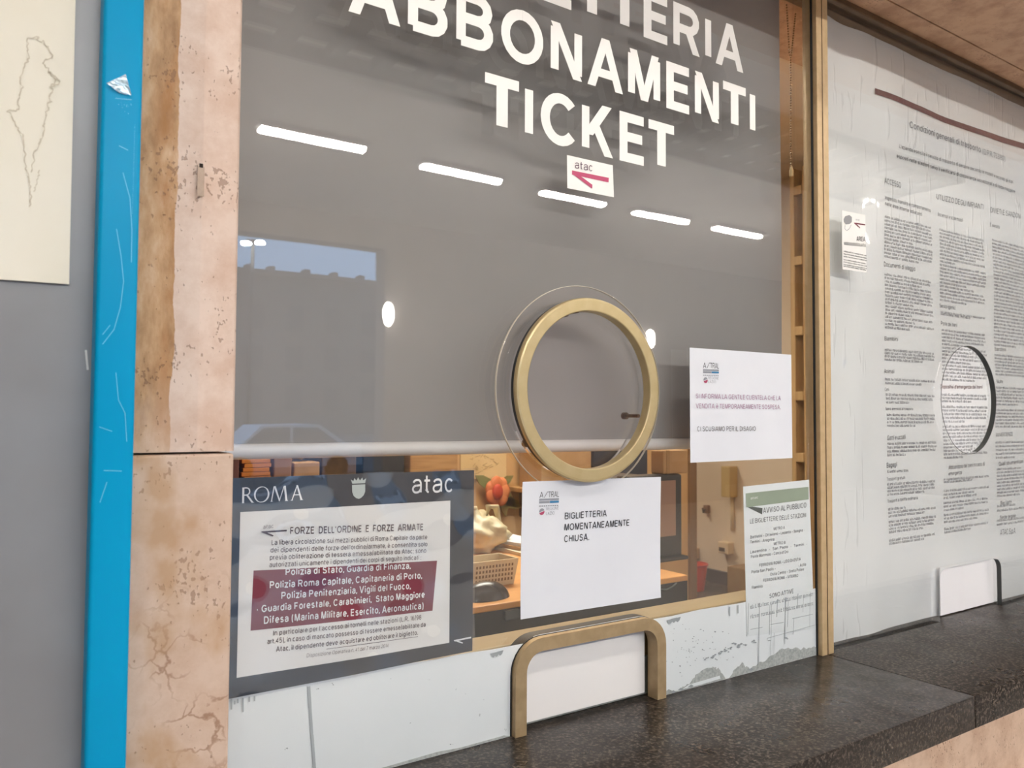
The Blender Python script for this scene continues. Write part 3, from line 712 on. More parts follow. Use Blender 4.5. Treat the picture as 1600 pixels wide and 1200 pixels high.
# ================================================================== TICKET SLOT FRAME AND BOARDS
sf = empty('slot_frame', (.845, -.012, ZK), 'bent brass bar frame around the ticket slot of the left window', 'frame')
def ushape(x0, x1, zt, r, wbar, y0, y1, zb=ZK+.0004):
    o = arch(x0, x1, zb, zt, r); i = arch(x0+wbar, x1-wbar, zb, zt-wbar, max(.004, r-wbar)); n = len(o); b = MB()
    vo = [[b.bm.verts.new((q[0], y, q[1])) for q in o] for y in (y0, y1)]; vi = [[b.bm.verts.new((q[0], y, q[1])) for q in i] for y in (y0, y1)]
    for k in range(n-1):
        b.bm.faces.new((vo[0][k], vo[0][k+1], vi[0][k+1], vi[0][k])); b.bm.faces.new((vo[1][k+1], vo[1][k], vi[1][k], vi[1][k+1]))
        b.bm.faces.new((vo[0][k+1], vo[0][k], vo[1][k], vo[1][k+1])); b.bm.faces.new((vi[0][k], vi[0][k+1], vi[1][k+1], vi[1][k]))
    for k in (0, n-1): b.bm.faces.new((vo[0][k], vi[0][k], vi[1][k], vo[1][k]))
    return b
auto_smooth(ushape(.6885, 1.0035, 1.1765, .05, .0205, -.0125, .012).build('bent_bar', M_SLOT, sf), 40)
auto_smooth(ushape(.6862, 1.0035, 1.1775, .052, .0022, -.0020, .0215, ZK+.0004).build('dark_gasket', M_BLACK, sf), 40)
MB().box(.714, .978, .014, .018, ZK+.0065, 1.158, .0008).build('blanking_board', mat('white_board', rgb(240, 236, 233), .55, 0, rgb(236, 232, 229), 4), sf)
bd = empty('blanking_board', (2.07, .03, ZK), 'creased white card closing the ticket slot of the right window', 'board')
xk0, xk1 = at(1469.5, 930, .0245).x, at(1562, 930, .0245).x
sheet('card', [(xk0, 1.153), (xk1, 1.153), (xk1, ZK+.003), (xk0, ZK+.003)], .0245, mat('white_card', rgb(246, 242, 242), .5), bd, .002, 40, lambda x, z: -.0022*math.exp(-((x-2.07)/.006)**2))

# ================================================================== VINYL LETTERS ON THE GLASS
LH = .0865
def vinyl(body, A, B, label):
    """one word stuck on the glass, each letter a piece of its own"""
    o = empty('vinyl_word', ((A.x+B.x)/2, -.001, min(A.z, B.z)), label, 'lettering', 'vinyl words on the window')
    xs = []; x = 0
    for ch in body:
        sb = .05 if ch in TIGHT else .09; bw = glyph_polys(ch, .19)[1]; xs.append((x+sb, x+sb+bw)); x += bw+2*sb
    lo, hi = xs[0][0], xs[-1][1]
    for ch, (p, q) in zip(body, xs):
        f = lambda t: A+(B-A)*((t-lo)/(hi-lo)); P, Q = f(p), f(q)
        L = Let(-.0002); L.text(ch, (P.x, P.z), (Q.x, Q.z), LH, .19, px=False); L.build('letter', M_VINYL, o, .0004)
A, B = at(544, 17.5), at(1180, 210.8); sc_ = (B.x-A.x)/(layout('ABBONAMENTI', .19)[1]-.14); wB = (layout('BIGLIETTERIA', .19)[1]-.14)*sc_
vinyl('ABBONAMENTI', A, B, 'white vinyl word ABBONAMENTI across the upper left window')
vinyl('TICKET', at(757, 199.5), at(1053, 271), 'white vinyl word TICKET above the small white arrow sticker')
R1 = at(1161, 114.6); vinyl('BIGLIETTERIA', R1-Vector((wB, 0, 0)), R1, 'white vinyl word BIGLIETTERIA, topmost line and cut off by the picture edge')
# small arrow sticker
st = empty('arrow_sticker', xz(922, 276)[0:1]+(-.001,)+xz(922, 276)[1:2], 'small white sticker with a crimson half arrow under the word TICKET', 'sticker')
c0 = [xz(885.6, 242.4), xz(957, 258.5), xz(958.8, 308.4), xz(886, 294)]
sheet('sticker_sheet', c0, -.0008, M_VINYL, st, .0004, 2)
L = Let(-.0008); s6 = lambda x, y: (880+x*.075, 230+y*.075)
L.poly([s6(180, 485), s6(945, 640), s6(940, 735), s6(180, 572)]).poly([s6(180, 555), s6(300, 560), s6(602, 785), s6(598, 865)])
L.build('arrow_mark', M_PINKRED, st)
L = Let(-.0008); L.text('atac', s6(240, 440), s6(600, 508), 12.5, .10); L.build('lettering', mat('plum_ink', rgb(96, 62, 84), .6), st)

# ================================================================== DARK CITY NOTICE
c4 = lambda x, y: (350+x*.3583, 680+y*.3583)
YR = -.0030
rs = empty('city_notice', (.44, YR, 1.17), 'dark-bordered notice in a plastic sleeve headed ROMA and atac', 'notice')
M_DARK = mat('charcoal_print', rgb(52, 56, 62), .45, 0, rgb(44, 48, 54), 7)
def dispr(x, z): return .0012*math.sin((x+z*.3)*22)-.0008
tl, trr, br, bl_ = xz(*c4(42, 187), YR), xz(*c4(1088, 152), YR), xz(*c4(1083, 940), YR), xz(*c4(25, 1150), YR)
def ext(a, b, x): t = (x-a[0])/(b[0]-a[0]); return (x, a[1]+(b[1]-a[1])*t)
sheet('dark_sheet', [ext(tl, trr, XJ+.004), trr, br, ext(bl_, br, XJ+.004)], YR, M_DARK, rs, .0005, 14, dispr)
sheet('white_page', [xz(*c4(70, 335), YR), xz(*c4(985, 285), YR), xz(*c4(982, 905), YR), xz(*c4(55, 1058), YR)], YR-.0007, mat('page_grey_white', rgb(226, 224, 218), .6), rs, .0003, 14, dispr)
sheet('maroon_band', [xz(*c4(128, 590), YR), xz(*c4(928, 547), YR), xz(*c4(908, 765), YR), xz(*c4(115, 852), YR)], YR-.0011, mat('maroon_print', rgb(124, 42, 58), .5, 0, rgb(112, 36, 52), 8), rs, .0003, 14, dispr)
L = Let(YR)
def t4(L, s, x0, y0, x1, y1, h, w_=.14, slant=0): L.text(s, c4(x0, y0), c4(x1, y1), h*.3583, w_, slant)
t4(L, 'atac', 818, 255, 992, 248, 84, .11)
t4(L, 'Polizia di Stato, Guardia di Finanza,', 265, 610, 812, 582, 31, .17); t4(L, 'Polizia Roma Capitale, Capitaneria di Porto,', 197, 668, 862, 625, 32, .17)
t4(L, 'Polizia Penitenziaria, Vigili del Fuoco,', 247, 714, 812, 670, 32, .17); t4(L, '- Guardia Forestale, Carabinieri,  Stato Maggiore', 142, 773, 875, 707, 32, .17)
t4(L, 'Difesa (Marina Militare, Esercito, Aeronautica)', 172, 822, 868, 757, 33, .17)
# ROMA in flared capitals, thick and thin strokes
def serif(L, polys, x0, y0, x1, y1, W_, h):
    A, B = at(*c4(x0, y0), YR), at(*c4(x1, y1), YR); hh = (at(*c4(x0, y0-h), YR)-A).z; d = B-A
    for p in polys: L.wpoly([(A.x+d.x*x/W_, A.z+d.z*x/W_+y*hh) for x, y in p])
rp = []
def st_(pts, w0): rp.extend([[(q.x, q.y) for q in s_] for s_ in stroke(pts, w0/2)])
st_([(.08, 0), (.08, 1)], .12); rp.append([(0, 0), (.18, 0), (.12, .04), (.04, .04)]); rp.append([(0, 1), (.14, 1), (.14, .96), (.04, .96)])
st_([(.08, .97)]+arc(.26, .74, .2, .23, 90, -90, 8)+[(.08, .51)], .075); rp.append([(.24, .51), (.36, .51), (.68, .03), (.74, 0), (.58, 0)])
for i, a in enumerate(range(0, 360, 12)):
    f = lambda a_, k: (1.17+math.cos(math.radians(a_))*(.46 if k else .46-.05-.05*abs(math.cos(math.radians(a_+18)))), .5+math.sin(math.radians(a_))*(.52 if k else .52-.04-.04*abs(math.cos(math.radians(a_+18)))))
    rp.append([f(a, 0), f(a, 1), f(a+12, 1), f(a+12, 0)])
rp += [[(1.73, 0), (1.79, 0), (1.94, 1), (1.88, 1)], [(1.68, 0), (1.86, 0), (1.8, .035), (1.74, .035)], [(1.88, 1), (2.0, 1), (2.28, .08), (2.22, 0)], [(2.22, 0), (2.26, 0), (2.56, 1), (2.50, 1)], [(2.50, 1), (2.62, 1), (2.74, 0), (2.62, 0)], [(2.56, 0), (2.8, 0), (2.74, .035), (2.62, .035)]]
rp += [[(2.98, 0), (3.04, 0), (3.36, 1), (3.31, 1)], [(2.92, 0), (3.1, 0), (3.04, .035), (2.98, .035)], [(3.28, 1.0), (3.38, 1.0), (3.68, 0), (3.56, 0)], [(3.5, 0), (3.74, 0), (3.68, .035), (3.56, .035)], [(3.1, .34), (3.54, .34), (3.52, .39), (3.12, .39)]]
serif(L, rp, 75, 296, 342, 281, 3.74, 68)
# little white arrow bottom right
L.poly([c4(1000, 893), c4(1075, 877), c4(1075, 884), c4(1004, 899)]).poly([c4(1000, 895), c4(1012, 893), c4(1040, 903), c4(1038, 908)])
L.build('white_lettering', M_WHITEINK, rs, .0016, dispr)
L = Let(YR)
# crest: shield and crown
L.poly([c4(555, 216), c4(613, 213), c4(613, 245), c4(606, 262), c4(594, 273), c4(585, 277), c4(574, 274), c4(562, 264), c4(556, 248)])
L.poly([c4(556, 211), c4(550, 192), c4(561, 200), c4(566, 186), c4(574, 198), c4(582, 183), c4(590, 197), c4(600, 184), c4(604, 197), c4(618, 187), c4(612, 209)])
L.build('crest', mat('crest_silver', rgb(170, 178, 176), .5), rs, .0016, dispr)
L = Let(YR)
t4(L, 'FORZE  DELL\'ORDINE  E  FORZE  ARMATE', 285, 431, 866, 414, 32, .16)
L.poly([c4(160, 418), c4(270, 411), c4(270, 418), c4(165, 425)]).poly([c4(157, 421), c4(175, 419), c4(213, 435), c4(210, 441)])
t4(L, 'Atac, il dipendente deve acquistare ed obliterare il biglietto.', 225, 943, 843, 869, 23, .14)
t4(L, "In particolare per l'accesso ai tornelli nelle stazioni (L.R. 16/98", 213, 873, 858, 803, 23, .14); t4(L, 'art.45), in caso di mancato possesso di tessere emesse/abilitate da', 187, 910, 877, 834, 23, .14)
L.seg(c4(443, 930), c4(843, 877), .7)
t4(L, 'La libera circolazione sui mezzi pubblici di Roma Capitale da parte', 205, 478, 885, 453, 23, .13); t4(L, "dei dipendenti delle forze dell'ordine/armate, è consentita solo", 200, 511, 885, 484, 23, .13)
t4(L, 'previa obliterazione di tessera emessa/abilitata da Atac; sono', 197, 543, 880, 512, 23, .13); t4(L, 'autorizzati unicamente i dipendenti dei corpi di seguito indicati :', 195, 575, 858, 542, 23, .13)
L.build('dark_lettering', mat('umber_ink', rgb(96, 84, 86), .6), rs, .0016, dispr)
L = Let(YR); t4(L, 'Disposizione Operativa n. 41 del 7 marzo 2014', 357, 967, 712, 923, 17, .11, .12); L.build('date_lettering', mat('fine_grey', rgb(146, 138, 136), .6), rs, .0016, dispr); L = Let(YR); t4(L, 'atac', 168, 408, 212, 403, 18, .1); L.build('arrow_lettering', MATS['fine_grey'], rs, .0016, dispr)
def disps(x, z): return dispr(x, z)-.0022+.0009*math.sin(x*60+z*31)+.0006*math.sin(z*83-x*20)
sheet('clear_sleeve', [ext(tl, trr, XJ+.003), (trr[0]+.002, trr[1]+.003), (br[0]+.002, br[1]-.002), ext((bl_[0], bl_[1]-.002), br, XJ+.003)], YR, M_FILM, rs, .0002, 40, disps)

# ================================================================== PAPER NOTICES WITH THE ROAD COMPANY LOGO
def logo(par, Y, disp, A0, A1, capA, bars, emb, er, r0, r1, l0, l1, caps):
    L = Let(Y); L.text('A', A0, (A0[0]+(A1[0]-A0[0])*.19, A0[1]+(A1[1]-A0[1])*.19), capA, .10); L.text('TRAL', (A0[0]+(A1[0]-A0[0])*.46, A0[1]+(A1[1]-A0[1])*.46), A1, capA, .10)
    a = (A0[0]+(A1[0]-A0[0])*.24, A0[1]+(A1[1]-A0[1])*.24); L.seg(a, (a[0]+(A1[0]-A0[0])*.16, a[1]-capA), .7); L.seg((a[0]+(A1[0]-A0[0])*.15, a[1]-capA+.4), (a[0]+(A1[0]-A0[0])*.24, a[1]-capA+.3), .7)
    L.build('lettering', M_INK, par, .0006, disp)
    (x0, y0), (x1, y1) = bars[0], bars[1]; h = bars[2]
    f = lambda t, dy: (x0+(x1-x0)*t, y0+(y1-y0)*t+dy)
    L = Let(Y); L.poly([f(0, 0), f(1, 0), f(1, h*.42), f(0, h*.42)]).poly([f(0, h*.52), f(.53, h*.52), f(.53, h), f(0, h)])
    L.text('REGIONE', r0, r1, caps, .1).text('LAZIO', l0, l1, caps, .1); L.circ(emb, er, 20, 20, 200)
    for i in range(9): L.poly([f(i/9+.01, h*1.45), f(i/9+.085, h*1.45), f(i/9+.085, h*1.7), f(i/9+.01, h*1.7)])
    L.build('grey_logo_bars', M_SILVER, par, .0006, disp)
    L = Let(Y); L.poly([f(.54, h*.52), f(1, h*.52), f(1, h), f(.54, h)]); L.build('blue_logo_bar', M_BLUEINK, par, .0006, disp)
    L = Let(Y); L.circ(emb, er, 20, 200, 380); L.build('red_emblem', mat('emblem_red', rgb(176, 70, 104), .6), par, .0006, disp)
YN = -.0028
n1 = empty('closure_notice', (.855, YN, 1.2), 'white paper notice BIGLIETTERIA MOMENTANEAMENTE CHIUSA hanging below the brass ring', 'notice', 'white paper notices on the window')
YN1 = -.0030
def d1(x, z): return -.0085*max(0, (z-1.22)/.197)**1.5+.0008*math.cos((x-.855)*14)-.0008
sheet('page', [xz(815.7, 752.8, -.011), xz(1032, 745, -.011), xz(1032, 933.6, YN), xz(812.8, 967.7, YN)], YN, M_PAPER, n1, .0004, 14, d1)
q7 = lambda x, y: (800+x/8, 760+y/8)
logo(n1, YN, d1, q7(305, 138), q7(548, 125), 9.2, (q7(302, 150), q7(550, 141), 7.2), q7(340, 310), 5.2, q7(393, 293), q7(550, 283), q7(393, 351), q7(500, 344), 4.6)
L = Let(YN); L.text('BIGLIETTERIA', q7(632, 408), q7(1157, 369), 10.6, .14).text('MOMENTANEAMENTE', q7(632, 549), q7(1440, 488), 10.8, .14).text('CHIUSA.', q7(632, 696), q7(945, 668), 11, .14); L.build('heading', M_INK, n1, .0006, d1)
n2 = empty('suspension_notice', (1.22, YN, 1.45), 'white paper notice with faded pink print beside the brass mullion', 'notice', 'white paper notices on the window')
def d2(x, z): return -.0012+.0012*math.cos((x-1.2)*16+z*6)
sheet('page', [xz(1076.9, 543.2, YN), xz(1236.3, 554.2, YN), xz(1237.6, 715.6, YN), xz(1078.8, 723, YN)], YN, M_PAPER, n2, .0004, 14, d2)
q8 = lambda x, y: (1050+x*.2166, 520+y*.2166)
logo(n2, YN, d2, q8(218, 255), q8(330, 259), 8.6, (q8(218, 263), q8(330, 266), 6.0), q8(236, 342), 4.6, q8(255, 335), q8(328, 338), q8(255, 362), q8(308, 364), 4.2)
L = Let(YN); L.text('SI INFORMA LA GENTILE CLIENTELA CHE LA', q8(168, 473), q8(780, 487), 7.6, .13).text('VENDITA è TEMPORANEAMENTE SOSPESA.', q8(168, 545), q8(778, 552), 7.6, .13); L.build('faded_print', M_MAUVE, n2, .0006, d2)
L = Let(YN); L.text('CI SCUSIAMO PER IL DISAGIO', q8(178, 711), q8(595, 708), 7.8, .13); L.build('grey_print', M_GREYINK, n2, .0006, d2)

# ================================================================== PUBLIC NOTICE BY THE MULLION
YV = -.0022
n3 = empty('public_notice', (1.33, YV, 1.11), 'narrow green-headed notice AVVISO AL PUBBLICO with streaked lower half', 'notice')
q1 = lambda x, y: (1030+x*.2916, 700+y*.2916)
M_NOTICE = mat('notice_paper', rgb(218, 222, 222), .55, 0, rgb(212, 218, 218), 5)
sheet('page', [xz(*q1(450, 207), YV), xz(*q1(803, 170), YV), xz(*q1(832, 965), YV), xz(*q1(470, 1010), YV)], YV, M_NOTICE, n3, .0004, 8)
L = Let(YV); L.poly([q1(462, 243), q1(798, 208), q1(800, 275), q1(465, 318)]); L.build('green_header', mat('sage_print', rgb(148, 160, 140), .6, 0, rgb(140, 152, 134), 10), n3)
L = Let(YV); L.poly([q1(472, 317), q1(500, 314), q1(552, 322), q1(550, 356)]); L.build('header_fold', mat('fold_dark', rgb(88, 92, 88), .6), n3)
L = Let(YV); L.text('atac', q1(487, 276), q1(527, 270), 4, .1); L.build('header_lettering', M_WHITEINK, n3, .0009)
L = Let(YV)
L.text('AVVISO AL PUBBLICO', q1(556, 350), q1(787, 319), 8.6, .14).text('LE BIGLIETTERIE DELLE STAZIONI', q1(485, 405), q1(785, 370), 7.2, .13)
L.text('SONO ATTIVE', q1(590, 805), q1(718, 777), 7, .13)
for s_, a, b, h in (('METRO A', (612, 441), (672, 433), 4.6), ('Battistini – Ottaviano – Lepanto – Spagna -', (487, 486), (775, 446), 4.8), ('Termini – Anagnina', (487, 512), (615, 496), 4.8), ('METRO B', (612, 521), (675, 513), 4.6),
        ('Laurentina   -   San  Paolo   -   Termini   -', (487, 565), (790, 521), 4.8), ("Ponte Mammolo – Conca d'Oro", (490, 591), (690, 562), 4.8), ('FERROVIA ROMA – LIDO DI OSTIA', (535, 637), (757, 602), 4.8), ('Porta San Paolo –', (493, 673), (622, 653), 4.8), ('- Acilia', (745, 638), (785, 630), 4.8),
        ('Ostia Centro – Stella Polare', (593, 685), (775, 656), 4.8), ('FERROVIA ROMA – VITERBO', (557, 718), (743, 690), 4.8), ('Flaminio', (495, 756), (553, 747), 4.8)):
    L.text(s_, q1(*a), q1(*b), h, .14)
L.build('lettering', mat('notice_ink', rgb(126, 128, 130), .6), n3)
L = Let(YV); rv = random.Random(4)
for (y0, y1) in ((862, 792), (914, 842)):
    a, b = at(*q1(487, y0), YV), at(*q1(818, y1), YV); random.seed(5+y0); L.blur_line(a.x, b.x, a.z, .0075, 1.1, b.z-a.z)
for (x_, y0, y1, w_) in [(535, 830, 1172, 3.0), (600, 835, 1150, 1.6), (592, 840, 1000, 2.0), (632, 810, 905, 3.0), (675, 800, 1050, 3.2), (690, 800, 960, 1.8), (720, 910, 1000, 2.2), (742, 780, 860, 2.4), (772, 790, 880, 1.4), (808, 770, 960, 1.6), (478, 830, 1000, 1.6), (615, 990, 1160, 1.4)]: L.seg(q1(x_, y0), q1(x_-4, y1), w_*.55)
L.seg(q1(595, 945), q1(665, 934), 1.0).seg(q1(712, 914), q1(822, 890), 1.0).seg(q1(487, 972), q1(552, 960), .9).seg(q1(575, 1020), q1(832, 948), .8)
L.build('streaks', mat('streak_grey', rgb(170, 176, 178), .6), n3)

# ================================================================== CONDITIONS POSTER BEHIND THE RIGHT PANE
YP = .036
po = empty('conditions_poster', (2.2, YP, ZK), 'large white plastic poster Condizioni generali di trasporto filling the right window', 'poster')
def dp(x, z):
    e_ = math.exp(-((x-1.62)/.14)**2)
    return (.0035*math.sin(x*16+z*3.0)*(.4+e_)+.0018*math.sin(x*41-z*9+1)*(.25+e_)+.0014*math.sin(z*23+x*8))*(1 if x < 3 else 0)
M_POSTER = mat('poster_film', rgb(250, 250, 250), .35, 0, rgb(247, 247, 248), 3, .05, 9, coat=.0)
k = NT(M_POSTER); b_ = k.n['Principled BSDF']; b_.inputs['Coat Weight'].default_value = .9; b_.inputs['Coat Roughness'].default_value = .03
tc = k.add('ShaderNodeTexCoord'); mp9 = k.add('ShaderNodeMapping'); mp9.inputs['Scale'].default_value = (1, 1, .16); k.l.new(tc.outputs['Object'], mp9.inputs[0])
nw = k.add('ShaderNodeTexNoise', i_Scale=52.0, i_Detail=1.0); k.l.new(mp9.outputs[0], nw.inputs['Vector']); rw = k.ramp(nw.outputs['Fac'], [(.62, (0, 0, 0)), (.70, (1, 1, 1))])
bw_ = k.add('ShaderNodeBump', i_Strength=1.0, i_Distance=.011); sx_ = k.add('ShaderNodeSeparateXYZ'); k.l.new(tc.outputs['Object'], sx_.inputs[0])
m1 = k.add('ShaderNodeMapRange'); k.l.new(sx_.outputs['X'], m1.inputs['Value']); m1.inputs['From Min'].default_value = 1.70; m1.inputs['From Max'].default_value = 1.52
m2 = k.add('ShaderNodeMapRange'); k.l.new(sx_.outputs['Z'], m2.inputs['Value']); m2.inputs['From Min'].default_value = 1.93; m2.inputs['From Max'].default_value = 2.05
m3 = k.add('ShaderNodeMath', operation='MAXIMUM'); k.l.new(m1.outputs[0], m3.inputs[0]); k.l.new(m2.outputs[0], m3.inputs[1])
m4 = k.add('ShaderNodeMath', operation='MULTIPLY'); k.l.new(rw.outputs[0], m4.inputs[0]); k.l.new(m3.outputs[0], m4.inputs[1]); k.l.new(m4.outputs[0], bw_.inputs['Height']); k.l.new(bw_.outputs[0], b_.inputs['Coat Normal'])
sheet('film', [(1.482, 2.42), (3.6, 2.42), (3.6, ZK-.0), (1.482, ZK)], YP, M_POSTER, po, .0008, 110, dp)
LT = Let(YP)                                   # readable headings, dark grey
def px2(u, v): p = at(u, v, YP); return p.x, p.z
LM = Let(YP)
pts = [(1366.8, 142.5), (1400, 156), (1435, 170), (1470, 185), (1502.5, 197), (1550, 213), (1600, 229), (1720, 268)]
z0 = px2(1435, 170)[1]
for a, b in zip(pts[:-1], pts[1:]): LM.seg(a, b, 9.0)
def head(s_, u0, v0, u1, v1, h, w_=.13): LT.text(s_, (u0, v0), (u1, v1), h, w_)
head('Condizioni generali di trasporto', 1420, 200, 1531, 239, 10.5, .13); head('(D.P.R. 753/80)', 1534, 241, 1571, 252, 8.5, .1)
head("L'azienda esercita il servizio di trasporto di persone secondo le modalità e secondo gli orari", 1404, 231.5, 1583, 287, 6.2, .14)
head('esposti nelle stazioni salvo il verificarsi di circostanze eccezionali e di forza maggiore', 1400, 246.6, 1586, 302, 6.2, .14)
head('ACCESSO', 1380, 287, 1406, 294.5, 9, .11); head('UTILIZZO DEGLI IMPIANTI', 1463.7, 311, 1535, 328, 8.6, .11); head('DIVIETI E SANZIONI', 1546, 332, 1594, 342, 8.2, .11)
head('Ingresso, transito e comportamento', 1381, 312, 1453, 332, 6.2, .14); head('nelle aree interne adiacenti', 1381, 321, 1438, 338.5, 6.2, .14)
head('Ascensori e scale mobili', 1465, 337.5, 1505, 347, 6.2, .12); head('È vietato', 1546, 354, 1561, 357.5, 5.6, .12)
head('Documenti di viaggio', 1382, 416, 1429, 424, 7.5, .12); head('Bambini', 1383.5, 532, 1402, 533, 6.5, .12); head('Animali', 1383.5, 583, 1398, 583.5, 6.5, .12); head('Cani', 1384, 611, 1390, 611, 5.5, .12)
head('Sono ammessi al trasporto', 1384, 641, 1426, 641, 4.6, .14); head('Gatti e uccelli', 1386, 688, 1414, 686, 7.6, .12); head('Bagagli', 1386, 731, 1402, 729, 7.6, .12)
head('Trasporti gratuiti', 1386.5, 751.5, 1415, 748.5, 5.2, .12); head('Trasporti a tariffa ordinaria', 1387, 786, 1434, 780, 5.2, .12)
head('Servizi igienici', 1467.5, 480.5, 1494, 484, 6.4, .12); head('Porte dei treni', 1469, 508.5, 1496, 511, 6.6, .12)
head('Abbandono dei treni in caso di', 1480, 733.5, 1538, 727.5, 6.6, .12); head('emergenza', 1480, 743, 1501, 740.5, 5.8, .12)
head('Sanzioni', 1553, 548, 1571, 549.5, 6, .12); head('Multe', 1555, 599, 1565, 599, 6, .12); head('AVVERTENZE', 1556, 682.5, 1581, 681, 6, .12)
head('Quali strumenti per i reclami', 1560, 728, 1615, 721, 6.2, .12); head('Reclami', 1562, 789, 1578, 786.5, 6, .12); head('Sede legale', 1562, 811.5, 1585, 808, 6, .12); head('ATAC S.p.A.', 1563, 836.5, 1586, 833, 9, .11)
LT.build('headings', mat('heading_grey', rgb(84, 84, 90), .6), po, .0014, dp)
LM.build('maroon_stripe', mat('stripe_plum', rgb(98, 48, 58), .5), po, .0014, dp); LM = Let(YP)
LM.text("Dispositivi d'emergenza dei treni", (1468, 607), (1534, 607.5), 6, .13)
LM.build('maroon_heading', MATS['stripe_plum'], po, .0014, dp)
LB = Let(YP)
def block(ul, ur, va, vb, step=None, vref=560, short=.35, h=3.3):
    x0, x1 = at(ul, vref, YP).x, at(ur, vref, YP).x
    za, zb_ = at(ul, va, YP).z, at(ul, vb, YP).z
    n = max(1, int(round((vb-va)/(step or 5.4)))+1)
    for i in range(n):
        z = za+(zb_-za)*(i/(n-1) if n > 1 else 0)
        x1_ = x1-(x1-x0)*(random.uniform(.2, .7) if (i == n-1 or random.random() < .12) else random.uniform(0, .05))
        LB.blur_line(x0, x1_, z, .0062, 1.0)
random.seed(21)
for a, b in ((341, 402), (430, 513), (548, 563), (594, 600), (618, 630), (650, 667), (695, 713), (739, 739), (759, 775), (798, 809), (818, 834), (847, 852)): block(1384.5, 1458, a, b)
for a, b in ((361, 470), (489, 492), (517, 594), (618, 628), (637, 660), (668, 717), (751, 755), (769, 780), (788, 799), (807, 818), (829, 834)): block(1470, 1541, a, b)
for a, b in ((377, 540), (556, 586), (607, 633), (642, 668), (693, 717), (735, 777), (793, 800), (816, 822)): block(1553, 1640, a, b)
LB.build('body_print', mat('body_grey', rgb(132, 132, 138), .6), po, .0014, dp)

# ================================================================== SURVEILLANCE STICKER
YS = -.0006
vs_ = empty('surveillance_sticker', (1.6, YS, 1.8), 'small white sticker AREA VIDEOSORVEGLIATA on the right window', 'sticker')
qv = lambda x, y: (1280+x*.2667, 280+y*.2667)
sheet('sticker_sheet', [xz(*qv(133, 182), YS), xz(*qv(270, 210), YS), xz(*qv(277, 547), YS), xz(*qv(137, 527), YS)], YS, M_VINYL, vs_, .0004, 2)
L = Let(YS); L.poly([qv(142, 235), qv(150, 218), qv(175, 210), qv(190, 222), qv(190, 250), qv(178, 262), qv(155, 265), qv(144, 252)]); L.build('camera_dome', mat('dome_grey', rgb(150, 150, 152), .6), vs_)
L = Let(YS)
for a, b in zip(*(lambda P: (P[:-1], P[1:]))([qv(150, 268), qv(148, 290), qv(160, 302), qv(175, 290), qv(186, 268)])): L.seg(a, b, .8)
L.build('dome_outline', M_SILVER, vs_); L = Let(YS); L.text('atac', qv(212, 242), qv(236, 246), 3.4, .1); L.build('arrow_lettering', M_SILVER, vs_)
L = Let(YS); L.poly([qv(203, 254), qv(268, 264), qv(268, 271), qv(206, 262)]).poly([qv(203, 256), qv(213, 258), qv(238, 283), qv(236, 288)]); L.build('arrow_mark', M_MAROON, vs_)
L = Let(YS); L.text('AREA', qv(218, 362), qv(268, 366), 7.2, .13).text('VIDEOSORVEGLIATA', qv(143, 385), qv(271, 397), 4.8, .15)
for i, y in enumerate((425, 440, 455, 474, 488, 502, 512)):
    a, b = at(*qv(142, y), YS), at(*qv(274, y+9), YS); L.blur_line(a.x, b.x, a.z, .0030, 1.0)
L.build('lettering', M_INK, vs_)

# ================================================================== TICKET OFFICE BEHIND THE GLASS
ZF = .4; XW = 4.17; YPART = 2.0; XPE = 3.19
struct(MB().box(-1.5, XW+.2, .25, 5.2, ZF-.1, ZF).build('floor_office', mat('dark_lino', rgb(96, 78, 66), .5, 0, rgb(84, 68, 58), 8)))
struct(MB().box(-1.5, XW+.2, .25, 5.2, 3.0, 3.1).build('ceiling_office', M_OFFWALL))
struct(MB().box(XW, XW+.2, .25, 5.2, ZF, 3.0).build('wall_office_right', M_OFFWALL))
struct(MB().box(-1.5, XW, 5.0, 5.2, ZF, 3.0).build('wall_office_back', M_OFFWALL))
struct(MB().box(-1.7, -1.5, .25, 5.2, ZF-.1, 3.1).build('wall_office_left', M_OFFWALL))
struct(MB().box(-1.5, XPE, YPART, YPART+.1, ZF, 3.0).build('wall_partition', mat('partition_tan', rgb(206, 166, 112), .8, 0, rgb(196, 154, 100), 3)))
MB_ = MB().box(XPE-.02, XPE+.03, YPART-.02, YPART+.12, ZF, 3.0, .004).build('trim_3', mat('brown_post', rgb(120, 88, 52), .5)); struct(MB_)
struct(MB().box(XW-.02, XW, .25, 5.0, ZF, ZF+.09).build('baseboard_right', mat('dark_base', rgb(72, 52, 42), .5)))
# inside sill
struct(MB().box(XJ, 1.4445, .0225, .05, ZK+.0005, 1.0985).build('trim_5', mat('grey_green_rail', rgb(150, 154, 148), .6, 0, rgb(128, 132, 126), 60)))
struct(MB().box(XJ, 1.4445, .0225, .086, 1.10, 1.1635, .002).build('trim_4', mat('tan_sill', rgb(152, 132, 96), .5, 0, rgb(142, 122, 86), 12)))
# office lamp
lp = empty('office_lamp', (1.6, 1.1, 2.99), 'warm square lamp on the ticket office ceiling', 'lamp')
MB().box(.9, 2.3, .7, 1.5, 2.955, 2.99).build('housing', M_BRONZE, lp); MB().box(.94, 2.26, .74, 1.46, 2.948, 2.956).build('diffuser', emis('warm_glow', (1, .94, .82, 1), LAMP_OFFICE), lp)
lp2 = empty('office_lamp', (2.4, 3.4, 2.99), 'warm lamp on the ceiling behind the office partition', 'lamp')
MB().box(1.9, 2.9, 2.9, 3.9, 2.955, 2.99).build('housing', M_BRONZE, lp2); MB().box(1.93, 2.87, 2.93, 3.87, 2.948, 2.956).build('diffuser', emis('warm_glow_back', (1, .91, .77, 1), LAMP_OFFICE*.7), lp2)
